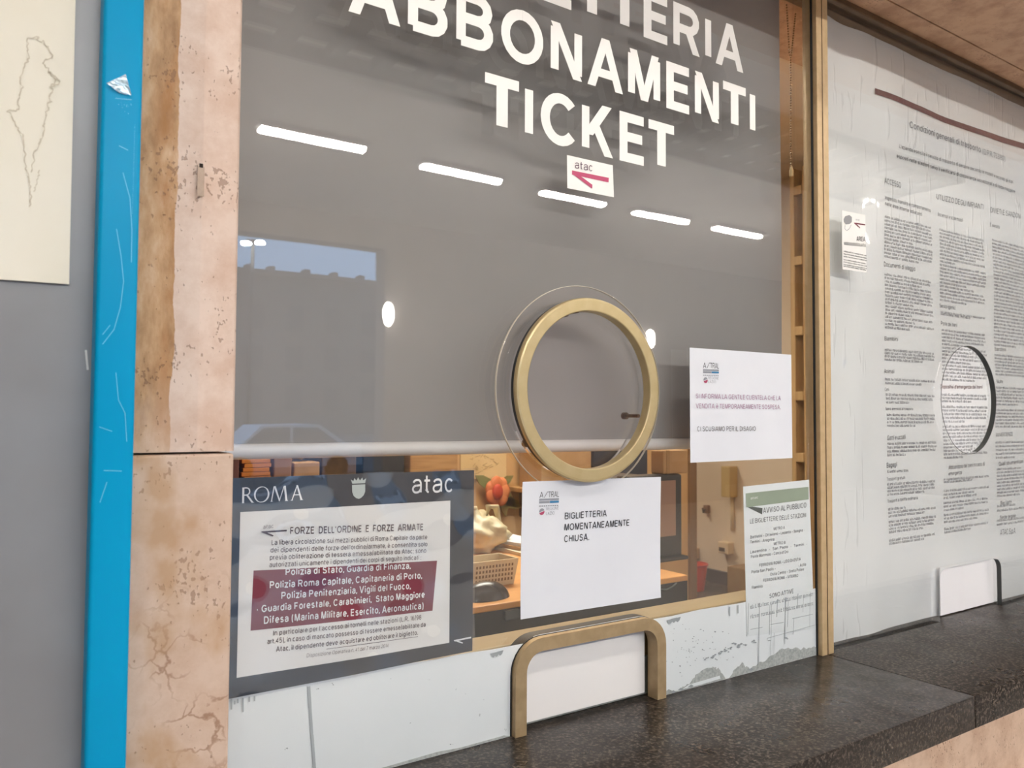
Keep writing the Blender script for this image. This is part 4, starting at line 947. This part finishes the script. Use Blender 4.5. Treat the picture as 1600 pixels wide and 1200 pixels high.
# desk
dk = empty('desk', (.6, .5, ZF), 'orange wood desk with a black front panel inside the ticket office', 'desk')
ZD = 1.1795; XD = 1.2805
MB().box(-.9, XD, .2, .85, ZD-.012, ZD, .002).build('desk_top', M_WOOD, dk)
MB().box(-.9, XD, .202, .225, ZF, ZD-.0122).build('front_panel', M_BLACK, dk); MB().box(XD-.03, XD-.001, .2255, .82, ZF, ZD-.0122).build('side_panel', M_BLACK, dk); MB().box(-.9, -.87, .2255, .82, ZF, ZD-.0122).build('side_panel', M_BLACK, dk)
q = MB(); q.tube([at(u, v, .196) for u, v in ((1033, 921), (1042, 921), (1050, 917), (1057, 911))], .0016, 8); q.build('cable', mat('grey_cable', rgb(96, 104, 104), .4), dk, True)
MB().box(at(794, 0, .197).x, at(816, 0, .197).x, .195, .2015, at(800, 968, .197).z, at(800, 953, .197).z, .002).build('socket_plate', mat('plate_grey', rgb(62, 70, 72), .4), dk)
# computer mouse
p = onz(762, 936, ZD)
ms = empty('computer_mouse', (p.x, p.y, ZD), 'black computer mouse lying on the orange desk', 'computer mouse')
t = MB(); t.ell((p.x, p.y+.01, ZD-.004), .052, .032, .036, 24, .12); auto_smooth(t.build('mouse_body', mat('mouse_dark', rgb(44, 36, 32), .25), ms), 60)
t = MB(); t.tube([(p.x-.05, p.y+.01, ZD+.004), (p.x-.08, p.y+.05, ZD+.004), (p.x-.12, p.y+.1, ZD+.004)], .002, 8); t.build('mouse_cord', M_BLACK, ms, True)
# basket
p = onz(783, 921, ZD); bx = p.x; by = p.y+.06
bk = empty('plastic_basket', (bx, by, ZD), 'small cream perforated plastic basket behind the computer mouse', 'basket')
t = MB()
def frus(t, w0, d0, w1, d1_, h0, h1):
    a = [(bx-w0, by-d0, h0), (bx+w0, by-d0, h0), (bx+w0, by+d0, h0), (bx-w0, by+d0, h0)]; b = [(bx-w1, by-d1_, h1), (bx+w1, by-d1_, h1), (bx+w1, by+d1_, h1), (bx-w1, by+d1_, h1)]
    A = [t.bm.verts.new(q) for q in a]; B = [t.bm.verts.new(q) for q in b]
    for i in range(4): j = (i+1) % 4; t.bm.faces.new((A[i], A[j], B[j], B[i]))
    return A, B
A, B = frus(t, .05, .03, .058, .036, ZD+.0005, ZD+.052); C, D_ = frus(t, .047, .027, .054, .032, ZD+.003, ZD+.052)
t.bm.faces.new(A); t.bm.faces.new(C)
for i in range(4): j = (i+1) % 4; t.bm.faces.new((B[i], B[j], D_[j], D_[i]))
M_BASK = mat('cream_plastic', rgb(214, 196, 160), .5); t.build('basket_body', M_BASK, bk)
t = MB()
for i in range(12):
    for j in range(4):
        fz = ZD+.010+j*.0095; fx = bx-.042+i*.0076; yy = by-.03-.006*((fz-ZD)/.052)
        t.box(fx, fx+.004, yy-.0006, yy+.0003, fz, fz+.006)
t.build('perforations', mat('hole_brown', rgb(120, 92, 60), .8), bk)
# brown tray
p0, p1 = onz(728, 908, ZD), onz(786, 905, ZD)
ty = empty('document_tray', (p0.x+.06, .46, ZD), 'dark brown desk tray standing behind the mouse', 'tray')
x0, x1 = at(716, 905, .42).x, at(789, 900, .42).x; zt = at(760, 894, .42).z
t = MB(); t.box(x0, x1, .42, .56, ZD+.0005, zt, .003); t.build('tray_body', mat('tray_brown', rgb(70, 40, 26), .4), ty); t = MB(); t.box(x0+.004, x1-.002, .416, .555, zt+.0003, zt+.009, .002); t.build('tray_lid', mat('lid_brown', rgb(150, 112, 82), .4), ty)
# white crumpled carrier bag on the desk
p = at(758, 850, .68)
bg_ = empty('carrier_bag', (p.x, .7, ZD), 'crumpled white plastic carrier bag on the desk', 'bag')
t = MB(); r = bmesh.ops.create_icosphere(t.bm, subdivisions=4, radius=1); rb = random.Random(2)
zt = at(758, 797, .7).z
from mathutils import noise as mn
for v in r['verts']:
    d = v.co.copy(); k_ = 1+.28*mn.noise(d*2.3)+.14*mn.noise(d*6)
    tap = 1-.35*max(0, d.z)
    v.co = Vector((p.x-.012+d.x*.085*k_*tap, .71+d.y*.08*k_*tap, ZD+.001+max(0, (d.z*k_+.85)/1.9*(zt-ZD))))
t.build('bag_body', mat('white_poly', rgb(226, 216, 180), .4, 0, rgb(210, 196, 156), 12), bg_, True)
t = MB()
for s_ in (-.03, .035): t.tube([(p.x+s_-.02, .70, zt-.03), (p.x+s_-.014, .70, zt+.008), (p.x+s_+.01, .70, zt+.006), (p.x+s_+.02, .70, zt-.035)], [.006, .009, .009, .006], 8)
t.build('bag_handle', MATS['white_poly'], bg_, True)
# pile of tilted papers beside the bag
x0, x1 = at(797, 870, .6).x, at(852, 870, .6).x
for i, (va, vb, ya, yb, lab, mm) in enumerate(((905, 893, .52, .74, 'lowest sheaf of cream papers beside the carrier bag', M_CREAM), (886, 876, .6, .78, 'brown folder lying between the paper sheaves on the desk', M_CARD), (872, 858, .58, .8, 'uppermost white sheaf of papers beside the carrier bag', M_PAPER))):
    z1 = at(800, va, ya).z; zt = at(800, vb, ya).z
    if i == 0: z1 = ZD+.0005
    else: z1 = last+.0005
    zt = max(zt, z1+.008)
    t = MB(); x0 += .012*(i == 0)+.003; t.prism([(x0+.01*i, ya, z1), (x1, ya+.02, z1), (x1, yb, z1), (x0-.01*i, yb-.02, z1)], (0, 0, zt-z1)); tag(t.build('paper_sheaf', mm), lab, 'papers', 'sheaves of paper on the desk'); last = zt
# pictures on the partition
def on_part(name, label, cat, u0, v0, u1, v1, m, Y=YPART-.004):
    o = empty(name, at((u0+u1)/2, v1, Y), label, cat)
    sheet('page', [xz(u0, v0, Y), xz(u1, v0, Y), xz(u1, v1, Y), xz(u0, v1, Y)], Y, m, o, .002, 2); return o
YQ = YPART-.008
mp_ = on_part('map_sheet', 'cream sheet with a line drawing pinned on the office partition', 'drawing', 720, 690, 791, 748.5, mat('map_cream', rgb(220, 190, 138), .7, 0, rgb(210, 178, 124), 6), YQ)
L = Let(YQ); random.seed(8)
for _ in range(26):
    u, v = random.uniform(738, 782), random.uniform(706, 740); L.seg((u, v), (u+random.uniform(-9, 9), v+random.uniform(-5, 5)), .6)
L.build('drawn_lines', mat('sepia_line', rgb(150, 122, 78), .8), mp_, .0012)
wb = on_part('wall_calendar', 'pale sheet with a small printed block on the office partition', 'sheet', 774, 806, 850, 850, mat('pale_sheet', rgb(200, 164, 114), .7, 0, rgb(206, 172, 124), 6), YQ)
L = Let(YQ)
for i in range(4): L.poly([(779+i*5.4, 839), (783+i*5.4, 839), (783+i*5.4, 842), (779+i*5.4, 842)])
L.build('printed_block', mat('block_brown', rgb(118, 82, 48), .8), wb, .0012)
# paper flower hung on the partition
f0 = at(775, 768, YPART-.03)
fl = empty('paper_flower', (f0.x, YPART-.02, f0.z-.1), 'orange-red paper flower with green leaves hung on the office partition', 'flower')
t = MB()
for i in range(7):
    a = i*2*PI/7; t.ell((f0.x+.032*math.cos(a), YPART-.045+.004*(i % 2), f0.z+.036*math.sin(a)), .034, .012, .036, 12)
t.build('petals', mat('petal_orange', rgb(222, 146, 92), .6, 0, rgb(206, 112, 62), 9), fl, True)
t = MB(); t.ell((f0.x-.008, YPART-.055, f0.z), .028, .014, .036, 14); t.build('flower_heart', mat('heart_red', rgb(186, 62, 30), .6), fl, True)
t = MB()
for (u, v, a, l) in ((758, 753, 2.6, .06), (790, 752, .5, .05), (792, 778, -.7, .07), (800, 786, -.4, .06), (788, 790, -1.4, .05)):
    c = at(u, v, YPART-.03); d = Vector((math.cos(a), 0, math.sin(a))); n_ = Vector((-d.z, 0, d.x))
    P = [c-d*l, c-d*l*.3+n_*l*.42, c+d*l*.4+n_*l*.34, c+d*l, c+d*l*.4-n_*l*.34, c-d*l*.3-n_*l*.42]; t.prism([q_ for q_ in P], (0, .004, 0))
t.build('leaves', mat('leaf_green', rgb(120, 124, 72), .6, 0, rgb(140, 118, 60), 14), fl)
# low cabinet in front of the partition and what stands on it
YC0, YC1 = 1.5, 1.95
zc = at(900, 758, YC0).z
cb = empty('low_cabinet', (.9, 1.72, ZF), 'long tan wooden cabinet in front of the office partition', 'cabinet')
M_TAN = mat('tan_wood', rgb(190, 150, 98), .55, 0, rgb(178, 138, 86), 8, stretch=(1, 6, 6))
xc0, xc1 = at(355, 750, YC0).x, at(722, 750, YC0).x
MB().box(xc0, xc1, YC0, YC1, ZF, zc, .004).build('carcass', M_TAN, cb)
nd = 3
for i in range(nd):
    a, b = xc0+(xc1-xc0)*i/nd+.01, xc0+(xc1-xc0)*(i+1)/nd-.01
    dd = MB().box(a, b, YC0-.018, YC0-.0005, ZF+.06, zc-.03, .003).build('door', M_TAN, cb); h_ = MB(); h_.tube([(b-.04, YC0-.018, zc-.25), (b-.04, YC0-.035, zc-.25), (b-.04, YC0-.035, zc-.13), (b-.04, YC0-.018, zc-.13)], .005, 8); h_.build('handle', M_BRASS, dd)
YW0 = 1.8
sv = empty('wall_shelf', (at(930, 750, YW0).x, YPART, at(930, 758, YW0).z), 'tan wooden shelf on the office partition below the brass ring', 'shelf')
xs0, xs1 = at(838, 750, YW0-.02).x, at(1020, 750, YW0-.02).x; zsh = at(930, 760, YW0).z
MB().box(xs0, xs1, YW0-.02, YPART-.001, zsh-.02, zsh, .002).build('board', M_TAN, sv)
for xx in (xs0+.06, xs1-.09): MB().box(xx, xx+.02, YW0+.02, YPART-.001, zsh-.14, zsh-.0205, .002).build('bracket', M_BRONZE, sv)
def stand(name, label, cat, u0, u1, vtop, m, depth=.25, Y=YC0+.03, group=None, bev=.004, extra=None, zc=zc):
    x0, x1, zt = at(u0, 720, Y).x, at(u1, 720, Y).x, at((u0+u1)/2, vtop, Y).z
    o = empty(name, ((x0+x1)/2, Y, zc), label, cat, group)
    MB().box(x0, x1, Y, Y+depth, zc+.0005, zt, bev).build('body' if not extra else extra, m, o); return o, x0, x1, zt, Y
# orange folders in a rack
x0, x1 = at(378, 720, YC0+.03).x, at(424, 720, YC0+.03).x; zt = at(400, 690, YC0+.03).z
M_ORF = mat('orange_folder', rgb(206, 132, 50), .6, 0, rgb(194, 118, 42), 10)
nF = 14; hF = (zt-zc)/nF
for i in range(nF):
    tag(MB().box(x0+.004*(i % 3), x1-.003*((i+1) % 3), YC0+.03, YC0+.3, zc+.0005+i*hF, zc+(i+1)*hF-.0012, .001).build('folder', M_ORF), 'orange card folder in the flat stack beside the stone pier, behind the blind bar', 'folder', 'stacked orange folders')
stand('box_file', 'plum box file at the left end of the office cabinet', 'box file', 352, 374, 690, mat('plum_card', rgb(104, 66, 60), .7))
stand('brown_carton', 'plain dark tan carton beside the stack of orange folders', 'carton', 428, 456, 690, mat('dark_tan_card', rgb(150, 112, 84), .8))
o, x0, x1, zt, Y = stand('cardboard_box', 'tan cardboard box carrying a wrapped bundle above the ROMA notice', 'box', 459, 500, 722, M_CARD)
t = MB(); t.ell(((x0+x1)/2, Y+.1, zt+.052), (x1-x0)*.48, .085, .05, 16); tag(t.build('wrapped_bundle', mat('wrap_cream', rgb(206, 184, 146), .4, 0, rgb(186, 160, 120), 20), None, True), 'cream plastic-wrapped bundle lying on top of the tan cardboard box', 'bundle')
stand('olive_file', 'dark olive box file between the open box and black binder', 'box file', 503, 557, 690, mat('olive_card', rgb(104, 82, 54), .7, 0, rgb(80, 60, 40), 14))  # olive card mottled with a darker brown
stand('ring_binder', 'wide black ring binder on the cabinet above the crest', 'binder', 567, 632, 690, mat('binder_black', rgb(26, 32, 38), .4))
stand('wooden_crate', 'pale wooden crate right of the black ring binder', 'crate', 641, 716, 690, mat('crate_wood', rgb(196, 152, 96), .6, 0, rgb(170, 124, 72), 6, stretch=(1, 1, 14)), Y=YC0+.02)
stand('tan_carton', 'tan cardboard carton seen below the brass ring', 'carton', 846, 924, 690, M_CARD, .17, YW0, zc=zsh)
stand('navy_case', 'dark navy case standing behind the lower right of the brass ring', 'case', 928, 1012, 690, mat('navy_vinyl', rgb(40, 44, 56), .4), .17, YW0, zc=zsh)
# monitor at the right of the desk
Ym = .36
x0, x1 = at(985, 800, Ym).x, at(1066, 800, Ym).x; zt, zb2 = at(1040, 742, Ym).z, at(1040, 872, Ym).z
mo = empty('monitor', ((x0+x1)/2, Ym, ZD), 'black computer monitor at the right end of the desk', 'monitor')
MB().box(x0, x1, Ym, Ym+.05, zb2, zt, .005).build('housing', mat('monitor_black', rgb(30, 32, 34), .4), mo)
MB().box(x0+.015, at(1055, 800, Ym).x, Ym-.002, Ym+.0005, at(1040, 838, Ym).z, at(1040, 751, Ym).z).build('screen', mat('screen_painted_reflection', rgb(150, 118, 100), .35, 0, rgb(140, 106, 90), 4), mo)  # pink-brown reflection painted into the screen's own colour
t = MB(); t.box((x0+x1)/2-.02, (x0+x1)/2+.02, Ym+.012, Ym+.038, ZD+.008, zb2+.01, .002); t.box((x0+x1)/2-.075, (x0+x1)/2+.075, Ym-.03, Ym+.08, ZD+.0005, ZD+.009, .003); t.build('stand', M_BLACK, mo)
MBt = MB().box(x0+.02, x1-.004, Ym+.09, Ym+.24, ZD+.0005, zt-.01, .004)
tag(MBt.build('computer_tower', mat('tower_black', rgb(24, 26, 28), .45)), 'black computer tower standing behind the monitor', 'computer')
t = empty('small_carton', (x1-.03, Ym, zt), 'small tan carton resting on top of the monitor and tower', 'carton')
xa, xb = at(1035, 720, Ym+.01).x, at(1074, 720, Ym+.01).x
MB().box(xa, xb, Ym+.008, Ym+.05, zt+.0008, at(1050, 704, Ym).z, .003).build('box_body', M_CARD, t); MB().box(xa+.012, xa+.022, Ym+.0072, Ym+.0504, zt+.0012, at(1050, 704, Ym).z+.0004).build('tape_strip', mat('tape_tan', rgb(160, 122, 70), .4), t)
# fittings on the right wall
def on_wall(name, label, cat, u0, u1, v0, v1, m, d=.06, children=True):
    a, b, c = onx(u0, (v0+v1)/2, XW), onx(u1, (v0+v1)/2, XW), onx((u0+u1)/2, v0, XW); e_ = onx((u0+u1)/2, v1, XW)
    o = empty(name, (XW, (a.y+b.y)/2, e_.z), label, cat)
    MB().box(XW-d, XW+.0005, a.y, b.y, e_.z, c.z, .006).build('box_body', m, o); return o, a.y, b.y, e_.z, c.z
M_IV = mat('ivory_plastic', rgb(228, 204, 164), .5)
o, ya, yb, za, zb_ = on_wall('thermostat', 'ivory wall thermostat box above the carton on the office floor', 'thermostat', 1131, 1147, 846, 864, M_IV)
MB().box(XW-.066, XW-.0595, (ya+yb)/2-.02, (ya+yb)/2+.03, zb_-.06, zb_-.035, .003).build('dial', M_BRONZE, o)
o, ya, yb, za, zb_ = on_wall('junction_box', 'tall tan junction box with conduit on the office right wall', 'junction box', 1139, 1153, 728, 776, mat('tan_box', rgb(206, 178, 122), .5), .08)
t = MB(); t.tube([(XW-.012, (ya+yb)/2, za-.22), (XW-.012, (ya+yb)/2, za)], .012, 8); t.build('conduit', M_IV, o, True)
o, ya, yb, za, zb_ = on_wall('wall_heater', 'small tan heater low on the far office wall beside the brown post', 'heater', 1080, 1093, 855, 872, mat('heater_tan', rgb(196, 164, 122), .5), .1)
t = MB(); 
for i in range(4): t.box(XW-.1012, XW-.0995, ya+.02, yb-.02 if yb > ya else yb+.02, za+.02+i*.03, za+.032+i*.03)
t.build('grille', M_BRONZE, o)
o, ya, yb, za, zb_ = on_wall('wall_hook', 'small brown double hook on the office right wall', 'hook', 1103, 1110, 789, 802, mat('hook_brown', rgb(140, 104, 74), .5), .03)
t = MB(); t.tube([(XW-.03, (ya+yb)/2, za+.03), (XW-.05, (ya+yb)/2, za+.01), (XW-.055, (ya+yb)/2, za+.04)], .006, 8); t.build('prong', M_BRONZE, o, True)
# carton and red bin on the office floor
p = onz(1136, 930, ZF); q = onz(1172, 936, ZF); hh = onx(1150, 884, p.x).z
c_ = empty('floor_carton', (p.x+.2, p.y-.3, ZF), 'tall brown carton on the office floor below the thermostat', 'carton')
x0 = p.x; zt = (CAM+ray(1136, 884)*((p.y-CAM.y)/ray(1136, 884).y)).z
MB().box(x0, x0+.5, p.y-.45, p.y, ZF+.0005, zt, .006).build('box_body', mat('floor_card', rgb(150, 116, 74), .8, 0, rgb(138, 104, 64), 8), c_)
MB().box(x0-.0015, x0+.12, p.y-.452, p.y-.2, zt-.15, zt-.05).build('label_patch', mat('patch_brown', rgb(122, 92, 56), .8), c_)
p = onz(1082, 921, ZF)
r_ = empty('waste_bin', (p.x, p.y, ZF), 'small red-orange bin on the floor beside the brown post', 'bin')
t = MB(); t.lathe([(.0001, .0005), (.075, .0005), (.095, .16), (.088, .16), (.068, .012), (.0001, .012)], (p.x, p.y, ZF), 'z', 24, False); auto_smooth(t.build('bin_body', mat('red_plastic', rgb(226, 84, 54), .4), r_)); t = MB(); t.lathe([(.095, .155), (.101, .158), (.101, .168), (.095, .168)], (p.x, p.y, ZF), 'z', 24); auto_smooth(t.build('rim', mat('red_rim', rgb(206, 70, 44), .4), r_))
# tall shelving against the office right wall
ya, yb = onx(1263, 600, XW-.3).y, onx(1236, 600, XW-.3).y
if ya > yb: ya, yb = yb, ya
sh = empty('tall_shelving', (XW-.15, (ya+yb)/2, ZF), 'tall pale wooden shelving seen in the gap between blind and mullion', 'shelving')
M_PINE = mat('pale_pine', rgb(206, 172, 120), .55, 0, rgb(194, 158, 106), 8, stretch=(6, 6, 1))
MB().box(XW-.3, XW-.002, ya, ya+.03, ZF, 2.95, .003).build('side_panel', M_PINE, sh); MB().box(XW-.3, XW-.002, yb-.03, yb, ZF, 2.95, .003).build('side_panel', M_PINE, sh)
MB().box(XW-.03, XW-.002, ya+.03, yb-.03, ZF, 2.95).build('back_panel', M_PINE, sh)
for v in (60, 160, 290, 400, 510, 612, 708):
    z = onx(1250, v, XW-.3).z
    if ZF < z < 2.9: MB().box(XW-.31, XW-.031, ya+.03, yb-.03, z-.05, z, .003).build('shelf', M_PINE, sh)
# ================================================================== ARCADE BEHIND THE CAMERA (seen mirrored in the glass)
YO = -9.0; XO = .462*(1.02-YO); ZO = 1.52+.2275*(1.02-YO)
M_OUT = mat('arcade_plaster', rgb(150, 140, 134), .9, 0, rgb(138, 128, 122), 2)
struct(MB().box(-3.2, XO, YO-.3, YO, ZO, HC).build('wall_beam', M_OUT))
struct(MB().box(XO, 16, YO-.3, YO, 0, HC).build('wall_outer', M_OUT))
struct(MB().box(-6, -3.2, YO-.3, YO, 0, HC).build('wall_outer_left', M_OUT))
struct(MB().box(15.8, 16, YO, 0, 0, HC).build('wall_end_right', M_OUT))
struct(MB().box(-6.2, -6, YO, 0, 0, HC).build('wall_end_left', M_OUT))
# ceiling lamps: far row (mirrored as five bright dashes) and near row over the counter
tube_f = emis('tube_far', (1, .955, .89, 1), LAMP_FAR)
tube_n = emis('tube_near', (1, .95, .88, 1), LAMP_NEAR)
def lamp(name, x, y, L_, wid, em, label, group):
    o = empty(name, (x, y, HC), label, 'lamp', group)
    MB().box(x-L_/2-.04, x+L_/2+.04, y-wid/2-.03, y+wid/2+.03, HC-.05, HC-.0005, .004).build('housing', M_BAR, o)
    t = MB(); t.tube([(x-L_/2, y, HC-.055), (x+L_/2, y, HC-.055)], wid/2, 12); t.build('tube', em, o, True); return o
ords = ('first', 'second', 'third', 'fourth', 'fifth')
def mirror(u, v, Z): P = onz(u, v, Z); return P.x, -P.y
for i, (a, b) in enumerate((((408, 196), (567, 233)), ((662, 256), (781, 283)), ((851, 298), (941, 319)), ((995, 330), (1072, 346)), ((1116, 355), (1191, 368)))):
    A = mirror(*a, HC-.055); B = mirror(*b, HC-.055)
    lamp('ceiling_lamp', (A[0]+B[0])/2, (A[1]+B[1])/2, abs(B[0]-A[0]), .085, tube_f, '%s from the left of the five tube lamps mirrored in the blind' % ords[i], 'ceiling lamps of the far row')
x1l, y1l = mirror(408, 196, HC-.055)  # three unseen tubes follow, added only to give more light
for i, lab in enumerate(('nearest to', 'second along from', 'third along from')):
    lamp('ceiling_lamp', x1l-1.15-i*1.6, y1l, 1.0, .085, tube_f, 'added unseen tube lamp for more light, left of the mirrored row, %s the stone pier' % lab, 'ceiling lamps of the far row')
for i in range(5):
    lamp('counter_lamp', -1.6+i*1.6, -1.9, 1.2, .16, tube_n, 'tube lamp on the arcade ceiling just above the ticket counter', 'ceiling lamps above the counter')
# dark coffered grille on the arcade ceiling
gr = empty('ceiling_grille', (4, -4.2, HC), 'dark square-celled ceiling grille mirrored behind the vinyl letters', 'grille')
t = MB()
for i in range(4): t.box(.6, 9.0, -3.5-i*.36, -3.4-i*.36, HC-.09, HC-.001)
for i in range(24): t.box(.6+i*.36, .7+i*.36, -4.58, -3.4, HC-.088, HC-.0012)
t.build('grille_bars', mat('grille_dark', rgb(60, 52, 50), .8), gr)
# wall lanterns
for i, (u, v, lab) in enumerate(((601, 490, 'oval white wall lantern at the arcade opening mirrored in the blind'), (1016, 530, 'oval white wall lantern mirrored just right of the brass ring'))):
    d = ray(u, v); k_ = (1.02-YO-.12)/d.y; P = CAM+d*k_; X_, Z_ = P.x, P.z; Yl = YO+.12
    if i == 0: X_ += .05
    o = empty('wall_lantern', (X_, YO, Z_), lab, 'lamp'); t = MB(); t.ell((X_, Yl, Z_), .075, .075, .17, 16); t.build('glass_globe', emis('lantern_glow_%d' % i if False else 'lantern_glow', (1, .96, .9, 1), LAMP_STREET*.4), o, True)
    MB().box(X_-.03, X_+.03, YO-.001, Yl-.05, Z_-.04, Z_+.04, .005).build('bracket', M_BLACK, o)
# street: ground, house front, lamp, car
struct(MB().box(-30, 60, -75, YO-.3, -.25, -.15).build('street', mat('asphalt', rgb(84, 86, 92), .8, 0, rgb(74, 76, 82), 3)))
hb = empty('apartment_house', (22, -62, -.15), 'long plain house front across the street mirrored in the blind', 'building')
dz = lambda u, v: ray(u, v).z/ray(u, v).y
M_HOUSE = mat('house_plaster', rgb(120, 108, 104), .9, 0, rgb(108, 98, 94), .3)
zr = CAM.z+dz(500, 438)*(62+CAM.y*-1); 
MB().box(-40, 33, -70, -62, -.15, zr).build('house_front', M_HOUSE, hb); MB().box(-40.5, 33.5, -70.5, -61.6, zr, zr+.35).build('cornice', M_HOUSE, hb)
for xx in (18.2, 20, 23, 25.5, 28): MB().box(xx, xx+.5, -66, -65, zr+.35, zr+1.3).build('chimney', M_HOUSE, hb)
M_WIN = mat('dark_window', rgb(60, 62, 70), .3)
for j in range(3):
    for i in range(10): MB().box(2+i*3.1, 3.3+i*3.1, -62.05, -61.9, 1.8+j*3.2, 3.8+j*3.2).build('window', M_WIN, hb)
sl = empty('street_lamp', (8.8, -31, -.15), 'twin-headed street lamp lit against the blue dusk sky', 'street lamp')
k1 = (31+1.02); h1 = CAM+ray(385, 380)*(k1/ray(385, 380).y); h2 = CAM+ray(406, 379)*(k1/ray(406, 379).y); xm = (h1.x+h2.x)/2
t = MB(); t.tube([(xm, -31, -.15), (xm, -31, h1.z+.2)], .07, 10); t.tube([(h1.x, -31, h1.z+.15), (h2.x, -31, h1.z+.15)], .04, 8); t.build('pole', M_BLACK, sl, True)
for h_ in (h1, h2): t = MB(); t.ell((h_.x, -31, h_.z), .22, .16, .1, 12); t.build('lamp_head', emis('street_glow', (.9, .97, 1, 1), LAMP_STREET), sl, True)
# white car parked in the street
cx, cyy = at(440, 660, 0).x, -19.5
dcar = ray(438, 665); cx = CAM.x+dcar.x/dcar.y*(19.5+1.02)
car = empty('parked_car', (cx, -19.5, -.15), 'small white car parked in the street mirrored near the blind bar', 'car')
sec = [(-1.9, .35), (-1.85, .75), (-1.25, .85), (-.7, 1.38), (.75, 1.42), (1.45, .95), (1.9, .88), (1.95, .35)]
t = MB(); t.prism([(cx+a, -18.7, b-.15) for a, b in sec], (0, -1.6, 0)); t.build('car_body', mat('car_white', rgb(214, 218, 224), .3), car)
t = MB(); t.prism([(cx+a, -18.68, b-.15) for a, b in ((-1.1, .92), (-.64, 1.32), (.0, 1.34), (.0, .92))], (0, -.03, 0)); t.prism([(cx+a, -18.68, b-.15) for a, b in ((.08, .92), (.08, 1.34), (.7, 1.34), (1.25, .95))], (0, -.03, 0)); t.build('car_window', M_WIN, car)
for xx in (-1.2, 1.25):
    t = MB(); t.lathe([(.0001, -.1), (.29, -.1), (.31, -.07), (.31, .07), (.29, .1), (.0001, .1)], (cx+xx, -18.78, .17), 'y', 20, False); auto_smooth(t.build('wheel', M_BLACK, car))
